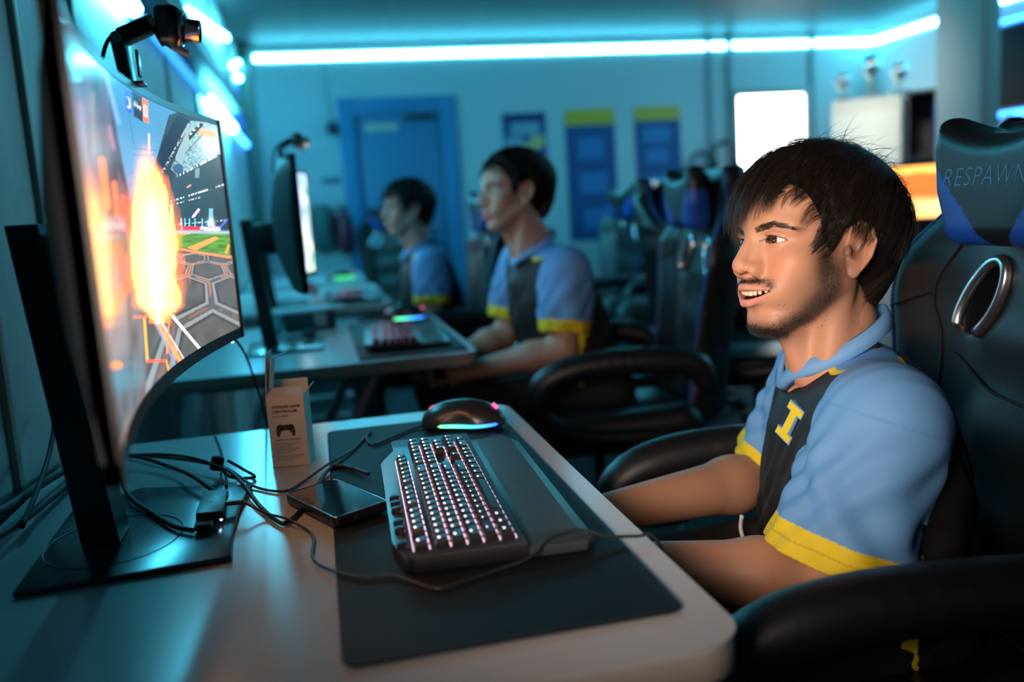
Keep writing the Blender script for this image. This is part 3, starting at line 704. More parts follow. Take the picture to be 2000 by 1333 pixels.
# blue door
dx0, dx1, dz = .255, 1.165, 2.015
M_bluep = mat('door_frame_blue', (.035, .22, .42), .55); M_door = mat('door_blue', (.055, .20, .36), .5)
d = MB(); fw = .125
d.box((dx0+fw/2, YB-.02, dz/2), (fw, .06, dz), .005).box((dx1-fw/2, YB-.02, dz/2), (fw, .06, dz), .005).box(((dx0+dx1)/2, YB-.02, dz-fw/2), (dx1-dx0-2*fw, .06, fw), .005)
door = struct(d.build('door_1', M_bluep))
MB().box(((dx0+dx1)/2, YB-.012, (dz-fw)/2), (dx1-dx0-2*fw-.01, .03, dz-fw-.01), .003).build('door_leaf', M_door, door)
MB().box((dx0+fw+.012, YB-.03, (dz-fw)/2), (.012, .01, dz-fw)).build('door_gap', mat('gap_dark', (.01, .03, .05), .9), door)
MB().box((dx0+fw+.20, YB-.034, dz-fw-.10), (.25, .008, .055), .002).build('door_sign', mat('sign_beige', (.62, .50, .40), .6), door)
MB().box((dx1-fw-.17, YB-.05, dz-fw-.035), (.22, .05, .05), .008).build('door_closer', mat('closer_dark', (.03, .05, .06), .5), door)
h = MB(); h.tube([(dx1-fw-.07, YB-.03, 1.0), (dx1-fw-.07, YB-.075, 1.0), (dx1-fw-.16, YB-.075, 1.0)], .010, 8); h.build('door_handle', mat('handle_metal', (.5, .5, .5), .3, 1.0), door, smooth=True)
# posters
def poster(x0, x1, z0, z1, label, layers):
    r = empty('poster', ((x0+x1)/2, YB, z0), 0, label, 'poster', 'wall posters')
    MB().box(((x0+x1)/2, YB-.004, (z0+z1)/2), (x1-x0, .004, z1-z0)).build('sheet', mat('poster_blue', (.012, .075, .22), .5), r)
    for i, (u0, v0, u1, v1, c) in enumerate(layers):
        MB().box((x0+(x1-x0)*(u0+u1)/2, YB-.0075-.0006*i, z0+(z1-z0)*(v0+v1)/2), ((x1-x0)*(u1-u0), .002, (z1-z0)*(v1-v0))).build('print_block', c, r)
PY = mat('poster_yellow', (.75, .42, .03), .5); PW = mat('poster_pale', (.28, .36, .42), .5); PB = mat('poster_lightblue', (.04, .18, .42), .5); PT = mat('poster_tan', (.75, .50, .20), .5); PDK = mat('poster_navy', (.012, .035, .12), .5)
poster(1.545, 1.905, 1.40, 1.855, 'small poster of pale and yellow shapes on blue, left of the others', [(.0, .84, 1, 1, PDK), (.18, .62, .85, .84, PW), (.05, .12, .45, .6, PW), (.40, .25, .8, .48, PT), (.62, .40, .95, .60, PT), (.55, .05, .9, .22, PDK)])
poster(2.065, 2.49, .80, 1.865, 'tall blue poster with yellow top band behind the second player', [(0, .88, 1, 1, PY), (.25, .62, .75, .78, PB), (.25, .36, .8, .52, PB), (.3, .08, .75, .24, PB)])
poster(2.665, 3.07, .95, 1.86, 'tall blue poster with yellow top band nearest the window', [(0, .88, 1, 1, PY), (.18, .68, .75, .82, PB), (.22, .50, .70, .62, PB), (.3, .20, .65, .38, PB)])
# bell with cord, small sign, extinguisher, first aid box
r = empty('wall_bell', (.20, YB-.03, 1.80), 0, 'small dark bell hanging from a cord left of the blue door', 'bell')
MB().lathe([(.012, .05), (.04, .03), (.045, -.02), (.03, -.05)], (.20, YB-.05, 1.80), 18).build('bell_body', mat('bell_dark', (.03, .03, .05), .5), r, smooth=True)
MB().tube([(.20, YB-.012, 1.85), (.18, YB-.012, 2.31)], .004, 6).build('bell_cord', mat('cord_grey', (.10, .18, .2), .6), r)
tag(MB().box((.16, YB-.006, 1.405), (.14, .012, .045), .003).build('wall_plate', mat('plate_dim', (.06, .16, .22), .5)), 'small dark plate on the wall left of the blue door', 'sign')
r = empty('fire_extinguisher', (.22, YB-.08, .80), 0, 'dark red fire extinguisher hanging on the wall beside the blue door', 'fire extinguisher')
MB().lathe([(.02, 0), (.055, .01), (.06, .04), (.06, .22), (.045, .27), (.018, .30), (.018, .33)], (.22, YB-.08, .86), 20).build('cylinder', mat('extinguisher_red', (.18, .02, .04), .35), r, smooth=True)
MB().box((.22, YB-.08, 1.205), (.03, .09, .03), .006).build('valve', mat('valve_black', (.02, .02, .02), .4), r)
MB().tube(smooth_path([(.22, YB-.11, 1.20), (.14, YB-.12, 1.16), (.12, YB-.11, 1.0), (.15, YB-.10, .90)], 6), .010, 8).build('hose', mat('valve_black'), r, smooth=True)
r = empty('wall_box', (.06, YB-.04, 1.0), 0, 'rounded green-grey box on the wall left of the fire extinguisher', 'box')
MB().box((.06, YB-.045, 1.05), (.16, .09, .36), .035).build('box_body', mat('box_green', (.04, .12, .11), .5), r)
MB().box((.14, YB-.095, 1.12), (.05, .02, .09), .01).build('red_tag', mat('extinguisher_red'), r)
# low pale cabinet against the back wall
r = empty('low_cabinet', (1.56, 6.8, 0), 0, 'low pale cabinet with a dark top against the back wall', 'cabinet')
MB().box((1.56, 6.76, .31), (.50, .42, .58), .01).build('body', mat('cabinet_pale', (.30, .36, .36), .6), r)
MB().box((1.56, 6.76, .625), (.56, .46, .05), .01).build('top', mat('cabinet_top', (.02, .04, .045), .4), r)
for x in (1.44, 1.68): MB().box((x, 6.545, .31), (.215, .012, .50), .004).build('door', mat('cabinet_pale'), r)
# pillar
p = MB(); p.box((3.575, 4.275, ZC/2), (.12, .35, ZC), .006); struct(p.build('trim_4', mat('pillar_paint', (.40, .40, .38), .7)))
# white locker and dark shelf unit, set at an angle
def rot2(x, y, a): return x*math.cos(a)-y*math.sin(a), x*math.sin(a)+y*math.cos(a)
A = np.array([3.335, 5.20]); Bp = np.array([3.655, 4.93]); dv = (Bp-A)/np.linalg.norm(Bp-A); ang = math.atan2(dv[1], dv[0]); wL = np.linalg.norm(Bp-A); nv = np.array([-dv[1], dv[0]])
c = (A+Bp)/2+nv*.22; R3 = rotm(0, 0, ang)
r = empty('white_locker', (c[0], c[1], 0), 0, 'tall cream-white locker with trophies on its top', 'locker')
MB().box((c[0], c[1], .825), (wL, .44, 1.65), .008, R3).build('body', mat('locker_cream', (.80, .76, .66), .5), r)
f = (A+Bp)/2-nv*.012
MB().box((f[0], f[1], .80), (wL-.02, .02, 1.52), .006, R3).build('door', mat('locker_door', (.88, .85, .77), .45), r)
f2 = Bp-dv*.05-nv*.03; MB().box((f2[0], f2[1], 1.0), (.012, .02, .12), .004, R3).build('handle', mat('handle_metal'), r)
D0 = Bp+dv*.03+nv*.06; c2 = D0+dv*.24+nv*.2
r = empty('dark_shelf_unit', (c2[0], c2[1], 0), 0, 'tall black shelf unit with a faint blue glow right of the white locker', 'shelf unit')
sb = MB(); sb.box((c2[0]+nv[0]*.18, c2[1]+nv[1]*.18, .84), (.50, .02, 1.68), .004, R3)
for sx in (-.24, .24): q = c2+dv*sx; sb.box((q[0], q[1], .84), (.02, .38, 1.68), .004, R3)
sb.build('carcass', mat('shelf_black', (.012, .014, .02), .5), r)
for z in (.05, .45, .85, 1.25, 1.66): MB().box((c2[0], c2[1], z), (.46, .37, .022), .003, R3).build('shelf', mat('shelf_black'), r)
q = c2+dv*.20; tag(MB().box((q[0], q[1], 1.735), (.10, .16, .10), .03, R3).build('black_case', mat('case_black', (.01, .012, .02), .5)), 'small black case standing on the dark shelf unit', 'case')
q = c2-nv*.02; tag(MB().box((q[0], q[1], 1.45), (.20, .18, .32), .02, R3).build('speaker_box', emis('blue_glow', (.01, .05, .35), .35)), 'faint blue glowing box on the upper shelf of the dark unit', 'lamp')
# trophies
def trophy(x, y, z, h, label):
    r = empty('trophy', (x, y, z), 0, label, 'trophy', 'trophies on the white locker')
    MB().box((x, y, z+.02), (.06, .06, .04), .005).build('base', mat('marble_black', (.25, .28, .3), .2), r)
    MB().lathe([(.008, .04), (.006, .45*h), (.02, .5*h)], (x, y, z), 12).build('stem', mat('trophy_gold', (.75, .60, .25), .25, 1.0), r, smooth=True)
    MB().lathe([(.01, .48*h), (.03, .58*h), (.042, .78*h), (.046, h), (.040, h), (.01, .6*h)], (x, y, z), 18).build('cup', mat('trophy_silver', (.85, .82, .80), .18, 1.0), r, smooth=True)
    for s in (-1, 1): MB().tube(smooth_path([(x+s*.040, y, z+.92*h), (x+s*.075, y, z+.85*h), (x+s*.06, y, z+.65*h), (x+s*.03, y, z+.60*h)], 5), .004, 6).build('cup_handle', mat('trophy_silver'), r, smooth=True)
for (tx, ty, h, lb) in ((3.47, 5.28, .17, 'leftmost silver trophy on the white locker'), (3.60, 5.16, .26, 'tallest silver and gold trophy, middle of the white locker'), (3.76, 5.10, .20, 'rightmost silver trophy on the white locker')): trophy(tx, ty, 1.652, h, lb)
# wall screen, blue strip and wheel on the right wall
r = empty('wall_screen', (XR-.03, 5.2, 1.9), 0, 'large black switched-off screen high on the right wall behind the pillar', 'television')
MB().box((XR-.04, 5.15, 1.85), (.06, 1.35, .58), .008).build('bezel', mat('screen_bezel', (.01, .01, .012), .5), r)
MB().box((XR-.073, 5.15, 1.85), (.006, 1.31, .54), .002).build('glass', mat('screen_glass', (.004, .004, .006), .6, spec=.1), r)
led('led_strip', [(XR-.06, 5.9, 1.535), (XR-.06, 4.3, 1.535)], .016, M_blue, 'blue strip light under the black wall screen')
led('led_strip', [(XR-.06, 5.9, 2.17), (XR-.06, 4.3, 2.17)], .014, M_blue, 'blue strip light above the black wall screen')
r = empty('steering_wheel', (XR-.1, 5.25, 1.28), 0, 'black round steering wheel hanging under the wall screen', 'steering wheel')
wc = np.array([XR-.10, 5.33, 1.385]); ring = [wc+np.array([0, math.cos(a)*.13, math.sin(a)*.13]) for a in np.linspace(0, 2*PI, 40)]
MB().tube(ring, .017, 10, cap=False).build('rim', mat('wheel_black', (.012, .014, .016), .5), r, smooth=True)
for a in (90, 235, 305):
    a = math.radians(a); MB().tube([wc, wc+np.array([0, math.cos(a)*.125, math.sin(a)*.125])], .010, 8).build('spoke', mat('wheel_black'), r, smooth=True)
MB().box(wc, (.04, .05, .05), .01).build('hub', mat('wheel_black'), r)
MB().tube([wc, wc+np.array([.10, 0, 0])], .012, 8).build('bracket', mat('wheel_black'), r)
# ------------------------------------------------------------------ desks
TZ = .74
M_top = mat('desk_laminate', (.50, .51, .52), .20, spec=.4, bump=.05, bscale=300); M_edge = mat('desk_edge', (.40, .36, .32), .5); M_leg = mat('desk_leg_metal', (.42, .42, .42), .45, .3)
def desk(x0, x1, y0, y1, label, r=.045):
    root = empty('desk', ((x0+x1)/2, (y0+y1)/2, 0), 0, label, 'desk', 'white desks along the left wall')
    m = MB(); m.prism(rrect(x0, y0, x1, y1, r, 8), TZ-.006, TZ, bev=.0); m.build('tabletop', M_top, root, angle=40)
    m = MB(); m.prism(rrect(x0+.0005, y0+.0005, x1-.0005, y1-.0005, r, 8), TZ-.034, TZ-.006, bev=.004); m.build('edge_band', M_edge, root, angle=40)
    for y in (y0+.14, y1-.14):
        m = MB()
        m.tube(smooth_path([(x0+.10, y, TZ-.05), (x1-.30, y, TZ-.05)], 4), .014, 8)
        m.tube([(x1-.12, y, TZ-.045), (x1-.26, y, TZ-.05), (x1-.46, y, .30), (x1-.46, y, .05)], .018, 10)
        m.tube([(x0+.05, y, .035), (x1-.10, y, .035)], .018, 10)
        m.build('leg', M_leg, root, smooth=True)
    return root
desk(-.43, .318, .611, 1.575, 'nearest white desk with rounded corners, under the keyboard and black mouse mat')
desk(-.43, .385, 2.20, 3.15, 'second white desk, in front of the short-haired player in the middle')
desk(-.43, .290, 3.69, 4.90, 'third white desk, in front of the farthest player with dark fringe')
desk(-.43, .270, 5.20, 6.20, 'fourth and farthest white desk with a green glowing mouse')
# mats
M_pad = mat('mat_cloth', (.006, .007, .008), .55, spec=.22, bump=.3, bscale=1500); M_stitch = mat('mat_stitching', (.006, .006, .007), .7)
def mousemat(x0, x1, y0, y1, label, z=TZ):
    root = empty('mouse_mat', ((x0+x1)/2, (y0+y1)/2, z), 0, label, 'mouse mat', 'long black desk mats')
    m = MB(); m.prism(rrect(x0, y0, x1, y1, .014, 6), z+.0002, z+.0036, bev=.0008); m.build('cloth', M_pad, root, angle=50)
    P = np.array([(a, b, z+.0028) for a, b in rrect(x0, y0, x1, y1, .014, 6)]); P = np.vstack([P, P[:1]]); MB().tube(P, .0016, 6, cap=False).build('stitched_edge', M_stitch, root, smooth=True)
mousemat(-.011, .284, .674, 1.487, 'long black mouse mat on the nearest desk, under the lit keyboard')
mousemat(.08, .365, 2.24, 3.05, 'black mouse mat on the second desk under its lit keyboard')
mousemat(.02, .25, 3.75, 4.55, 'black mouse mat on the third desk under its lit keyboard')
# keyboards -----------------------------------------------------------------
M_kplate = mat('keyboard_plate', (.10, .115, .125), .30, .55, spec=.6); M_kbody = mat('keyboard_body', (.010, .010, .011), .45); M_key = mat('keycap', (.016, .016, .018), .33, spec=.5)
M_glow = emis('key_glow', (1.0, .62, .82), 1.8); M_glow2 = emis('key_glow_far', (1.0, .45, .75), .25); M_leg2 = emis('legend_glow_far', (1.0, .45, .75), 1.1); M_leg_glow = emis('legend_glow', (1.0, .86, .95), 2.6)
def keyboard(label, detail=True):
    """local: x across the rows (towards the player), y along the rows; the top-left key (Esc) is at low y"""
    root = empty('keyboard', (0, 0, 0), 0, label, 'keyboard', 'backlit gaming keyboards')
    L = .470
    pl = [(0, .006), (.006, 0), (.135, 0), (.135, L), (.012, L), (.006, L-.006), (.006, L-.060), (-.010, L-.10), (-.016, L-.12), (-.016, .05), (-.006, .006)]
    m = MB(); m.prism(pl[::-1], 0, .016, bev=.002); m.build('base', M_kbody, root, local=True)
    m = MB(); m.prism(pl[::-1], .016, .0195, bev=.0008); m.build('top_plate', M_kplate, root, local=True)
    # wrist rest with ribs, one corner cut
    wr = [(.136, .000), (.205, .000), (.216, .010), (.214, L-.06), (.196, L-.012), (.186, L-.004), (.136, L-.002)]
    m = MB(); m.prism(wr, .0, .0135, bev=.003); o = m.build('wrist_rest', mat('wrist_rest_rubber', (.04, .05, .055), .36), root, local=True)
    rb = MB()
    for i in range(26):
        x = .147+i*.0022; y1 = L-.030-.9*max(0, x-.178); rb.box((x, (.035+y1)/2, .0140), (.0011, y1-.035, .0012))
    rb.build('wrist_rest_ribs', mat('rib_rubber', (.06, .075, .08), .4), o, local=True)
    z0 = .0195; u = .0190; kh = .0115
    rows = []      # (x centre, [(width units, gap before)])
    def row(x, spec): rows.append((x, spec))
    F = [(1, 0), (1, 1), (1, 0), (1, 0), (1, 0), (1, .5), (1, 0), (1, 0), (1, 0), (1, .5), (1, 0), (1, 0), (1, 0), (1, .25), (1, 0), (1, 0)]
    row(.016, F)
    row(.040, [(1, 0)]*13+[(2, 0), (1, .25), (1, 0), (1, 0), (1, .25), (1, 0), (1, 0), (1, 0)])
    row(.059, [(1.5, 0)]+[(1, 0)]*12+[(1.5, 0), (1, .25), (1, 0), (1, 0), (1, .25), (1, 0), (1, 0), (1, 0)])
    row(.078, [(1.75, 0)]+[(1, 0)]*11+[(2.25, 0), (1, 3.5), (1, 0), (1, 0)])
    row(.097, [(2.25, 0)]+[(1, 0)]*10+[(2.75, 0), (1, 1.25), (1, 1.25), (1, 0), (1, 0), (1, 0)])
    row(.116, [(1.25, 0), (1.25, 0), (1.25, 0), (6.25, 0), (1.25, 0), (1.25, 0), (1.25, 0), (1.25, 0), (1, .25), (1, 0), (1, 0), (2, .25), (1, 0)])
    glow = MB(); legend = MB(); n = 0; rest = MB()
    for ri, (x, spec) in enumerate(rows):
        y = .012; tilt = (-.10, -.06, -.02, .03, .07, .05)[ri]
        for w, gp in spec:
            y += gp*u*.985; wd = w*u*.985; yc = y+wd/2; y += wd
            hx, hy = .0082, wd/2-.0013; top = z0+kh
            V = []
            for (zz, ix) in ((z0+.001, 0), (z0+.003, 0), (top-.0010, .0024), (top, .0032)):
                for sx, sy in ((-1, -1), (1, -1), (1, 1), (-1, 1)):
                    V.append((x+sx*(hx-ix), yc+sy*(hy-ix*.8), zz-(tilt*sx*.008 if zz > z0+.005 else 0)))
            Fk = [(3, 2, 1, 0), (12, 13, 14, 15)]+[(a*4+i, a*4+(i+1) % 4, (a+1)*4+(i+1) % 4, (a+1)*4+i) for a in range(3) for i in range(4)]
            if detail and n < 96:
                kb_ = MB(); kb_.add(V, Fk); kb_.build('key', M_key, root, local=True)
            elif detail: rest.add(V, Fk)
            else: rest.add(V, Fk)
            n += 1
            if w < 3:
                legend.box((x-.0035, yc-min(hy*.35, .003), top+.0002), (.0026, .0042, .0004))
            if w > 6: pass
        yy = .016
        while yy < y-.006: glow.box((x+.0094, yy+.0045, z0+.0010), (.0013, .0100, .0014)); yy += .0187
        if ri == 0: glow.box((x-.0094, (.012+y)/2, z0+.0010), (.0010, y-.016, .0012))
    if rest.V:
        o = rest.build('key', M_key, root, local=True); o['kind'] = 'stuff'
    glow.build('backlight', M_glow if detail else M_glow2, root, local=True); lo_ = legend.build('legends', M_leg_glow if detail else M_leg2, root, local=True); lo_['kind'] = 'stuff'
    # round macro buttons along the outer edge
    if detail:
        for yy in (.028, .072, .096, .138, .160, .182):
            b = MB(); b.lathe([(.0065, 0), (.0068, .003), (.0062, .0075), (.005, .0080)], (-.0045 if yy > .02 else 0, yy, .0195), 18); b.build('media_button', M_key, root, local=True)
    return root
kb = keyboard('keyboard with pink-white backlit keys and ribbed wrist rest on the nearest desk')
kb.scale = (.90, 1.0, .92); kb.location = (.060, .834, TZ+.0042); kb.rotation_euler = (0, 0, math.radians(-2.0))
kb2 = keyboard('blurred keyboard with pink-lit keys on the second desk', False); kb2.location = (.115, 2.33, TZ+.004); kb2.rotation_euler = (0, 0, math.radians(-3))
kb3 = copy_tree(kb2); kb3.location = (.05, 3.83, TZ+.004); kb3['label'] = 'keyboard with pink-lit keys on the third desk, far away'
# mice ----------------------------------------------------------------------
def mouse(label, glowm):
    root = empty('computer_mouse', (0, 0, 0), 0, label, 'computer mouse', 'glowing gaming mice')
    def body(P):
        q = P.copy(); x = q[:, 0]; w = .031-.006*np.cos(x*60)
        d = ell(P, (.004, 0, .006), (.064, .034, .034)); d = smin(d, ell(P, (-.034, 0, .006), (.032, .031, .020)), .02)
        d = smax(d, -P[:, 2]+.004, .003); d = smax(d, -cone(P, (-.06, 0, .040), (-.012, 0, .046), .003, .003), .002)
        return smax(d, np.abs(P[:, 1])-.0325+.004*np.cos(x*75), .006)
    V, F = surfnet(body, (-.075, -.045, -.01), (.08, .045, .055), .0020); mesh_ob('shell', V, F, mat('mouse_shell', (.022, .020, .022), .30, spec=.6), root, local=True)
    outl = []
    for a in np.linspace(0, 2*PI, 60):
        x = .004+.062*math.cos(a); outl.append((x-.002, (.0335-.003*math.cos(x*75))*math.sin(a)*1.05, .0085))
    cols = []; mbt = MB(); mbt.tube(outl, .0022, 6, cap=False)
    V = np.concatenate(mbt.V)
    if glowm is None:
        u = np.clip((V[:, 0]+.06)/.12, 0, 1); stops = np.array([[.10, 1.0, .15], [.15, 1.0, .25], [.10, 1.0, .75], [.05, .45, 1.0], [.03, .12, 1.0]])
        C = np.stack([np.interp(u, np.linspace(0, 1, 5), stops[:, i]) for i in range(3)], 1)
    else: C = np.tile(glowm, (len(V), 1))
    mesh_ob('light_ring', V, mbt.F, emis('mouse_rainbow', (1, 1, 1), 3.2, vcol=True), root, local=True, colors=C)
    w = MB().lathe([(.003, -.003), (.0115, -.0025), (.0115, .0025), (.003, .003)], (-.046, 0, .020), 20, rotm(PI/2)); w.build('wheel', emis('wheel_pink', (1, .12, .35), 1.2), root, local=True)
    MB().box((.052, 0, .030), (.010, .012, .002), .001, rotm(0, .75, 0)).build('logo_light', emis('logo_pink', (1, .15, .45), 1.6), root, local=True)
    return root
m1 = mouse('black mouse with green-to-blue glowing rim at the far end of the nearest mat', None); m1.location = (.212, 1.408, TZ+.0036); m1.rotation_euler = (0, 0, math.radians(-27)); m1.scale = (1.08, 1.08, 1.22)
m2 = mouse('black mouse with green and blue glow at the far end of the second desk', None); m2.scale = (1.15, 1.15, 1.4); m2.location = (.275, 2.985, TZ+.0036); m2.rotation_euler = (0, 0, math.radians(-12))
m3 = mouse('mouse with a plain green glow on the fourth desk', (.08, 1.0, .25)); m3.location = (.13, 5.45, TZ+.001); m3.scale = (1.4, 1.4, 1.4)
# paper box -------------------------------------------------------------------
bx = empty('controller_box', (-.066, 1.34, TZ), 0, 'small open white carton printed WIRELESS GAME CONTROLLER standing by the mat', 'box')
ax = vn((.0585, -.008, 0)); ay = np.cross([0, 0, 1.], ax); BW, BD, BH = .0540, .056, .107; o0 = np.array([-.0945, 1.3135, TZ+.0005])
def bp(a, b, c): return o0+ax*a+ay*b+np.array([0, 0, c])
Mc = mat('carton_white', (.84, .84, .84), .5); Mci = mat('carton_inside', (.62, .62, .60), .6)
RB = np.stack([ax, ay, [0, 0, 1.]], 1); tb = .0008
m = MB()
m.box(bp(BW/2, 0, BH/2), (BW, tb, BH), rot=RB); m.box(bp(BW/2, BD, BH/2+.008), (BW, tb, BH+.016), rot=RB); m.box(bp(0, BD/2, BH/2), (tb, BD, BH), rot=RB); m.box(bp(BW, BD/2, BH/2), (tb, BD, BH), rot=RB); m.box(bp(BW/2, BD/2, .001), (BW, BD, tb), rot=RB)
m.build('carton', Mc, bx)
def flap(p0, p1, d, L, nm, w=.9, mt=None):
    p0, p1, d = map(np.array, (p0, p1, d)); e = (p1-p0)*(1-w)/2; V = [p0, p1, p1-e+d*L, p0+e+d*L]; n = vn(np.cross(p1-p0, d))*.0004
    MB().add([v+n for v in V]+[v-n for v in V], [(0, 1, 2, 3), (7, 6, 5, 4), (0, 4, 5, 1), (1, 5, 6, 2), (2, 6, 7, 3), (3, 7, 4, 0)]).build(nm, mt or Mci, bx)
flap(bp(0, 0, BH), bp(BW, 0, BH), vn(np.array([0, 0, .45])+ay*.85), .022, 'front_flap', .88)
flap(bp(0, 0, BH), bp(0, BD, BH), vn(np.array([0, 0, 1.])+ax*.06+ay*.1), .064, 'side_flap', .80)
flap(bp(.003, .010, BH+.004), bp(.003, BD-.012, BH+.004), vn(np.array([0, 0, 1.])+ax*.16), .052, 'dust_flap', .9)
flap(bp(.011, .012, BH+.055), bp(.011, BD-.014, BH+.055), vn(ax*.9+np.array([0, 0, .3])), .024, 'tuck_flap', .95, mat('carton_glossblue', (.05, .12, .45), .2))
flap(bp(BW, 0.004, BH), bp(BW, BD-.004, BH), vn(np.array([0, 0, .55])+ax*.55), .016, 'right_flap', .8)
Mi = mat('print_black', (.03, .03, .03), .6); fr = np.stack([ax, np.array([0, 0, 1.]), -ay], 1)
for t_, sz, px, pz, sh in (('WIRELESS GAME', .0056, .0065, .0895, .18), ('CONTROLLER', .0056, .0065, .0825, .18), ('For PC - 4 & PC', .0034, .0065, .0760, .1), ('CONTROLLER PARAMETERS', .0030, .0065, .0400, .1)):
    text_mesh('lettering', t_, sz*1.02, Mi, bx, fr, bp(px, -.0008, pz), .0001, sh, bevel=.00008 if sz > .005 else 0)
m = MB()
for i in range(9): m.box(bp(.0065+(.034-.006*(i % 3))/2, -.0007, .0360-i*.0030-(.002 if i > 5 else 0)), ((.038-.006*(i % 3))*(1.25 if i == 6 else 1), .0002, .0007), rot=RB)
m.build('fine_print', mat('print_grey', (.25, .24, .23), .6), bx)
pad_pts = [(-.0155, .000), (-.0165, -.006), (-.0160, -.012), (-.0140, -.0155), (-.0118, -.0150), (-.0095, -.009), (-.0070, -.0040), (.0070, -.0040), (.0095, -.009), (.0118, -.0150), (.0140, -.0155), (.0160, -.012), (.0165, -.006), (.0155, .000), (.0125, .0055), (.0085, .0068), (.0050, .0055), (-.0050, .0055), (-.0085, .0068), (-.0125, .0055)]
MB().prism([(a*.85, b*.85) for a, b in pad_pts], 0, .0003, fr, bp(.0240, -.0006, .0590), bev=0).build('controller_picture', mat('print_camo', (.075, .068, .040), .5, noise=.8, nscale=260), bx)
m = MB()
for a, b in ((-.006, -.001), (.006, -.001)): m.lathe([(.0028, 0), (.0028, .0004)], bp(.0240+a, -.0010, .0590+b), 14, np.stack([ax, [0, 0, 1.], -ay], 1))
for a, b in ((-.0105, .002), (.0105, .002)): m.lathe([(.0022, 0), (.0022, .0003)], bp(.0240+a, -.0010, .0590+b), 12, np.stack([ax, [0, 0, 1.], -ay], 1))
m.build('picture_sticks', mat('print_darkest', (.008, .008, .008), .5), bx)
# glossy dark device ----------------------------------------------------------
def px2(x, y, z=TZ):
    d = ray_px(x, y); return CAM+d*((z-CAM[2])/d[2])
# ------------------------------------------------------------------ curved monitors
M_bez = mat('monitor_bezel', (.012, .012, .013), .38, spec=.5); M_shell = mat('monitor_shell', (.026, .032, .034), .5)
HC_, HZ0, HZ1 = .405, .925, 1.265
def mx(y, z, back=0.0): return -.182+.042*(y/HC_)**2+.025*y-back          # y measured from the monitor's middle
def PX(V, dy=0.0):
    d = np.asarray(V)-CAM; w = d@AF; return 1000+FPX*(d@AR)/w, 666.5-FPX*(d@AU)/w
def inpoly(x, y, poly):
    r = np.zeros(x.shape, bool); n = len(poly)
    for i in range(n):
        x0, y0 = poly[i]; x1, y1 = poly[(i+1) % n]
        if y0 == y1: continue
        c = ((y0 > y) != (y1 > y)) & (x < (x1-x0)*(y-y0)/(y1-y0)+x0); r ^= c
    return r
def segd(x, y, a, b):
    ax, ay = a; bx, by = b; dx, dy = bx-ax, by-ay; t = np.clip(((x-ax)*dx+(y-ay)*dy)/(dx*dx+dy*dy), 0, 1)
    return np.hypot(x-ax-t*dx, y-ay-t*dy)
def vnoise(x, y, s=0):
    def h(i, j): v = np.sin(i*127.1+j*311.7+s*74.7)*43758.5453; return v-np.floor(v)
    i, j = np.floor(x), np.floor(y); f, g = x-i, y-j; f = f*f*(3-2*f); g = g*g*(3-2*g)
    return (h(i, j)*(1-f)+h(i+1, j)*f)*(1-g)+(h(i, j+1)*(1-f)+h(i+1, j+1)*f)*g
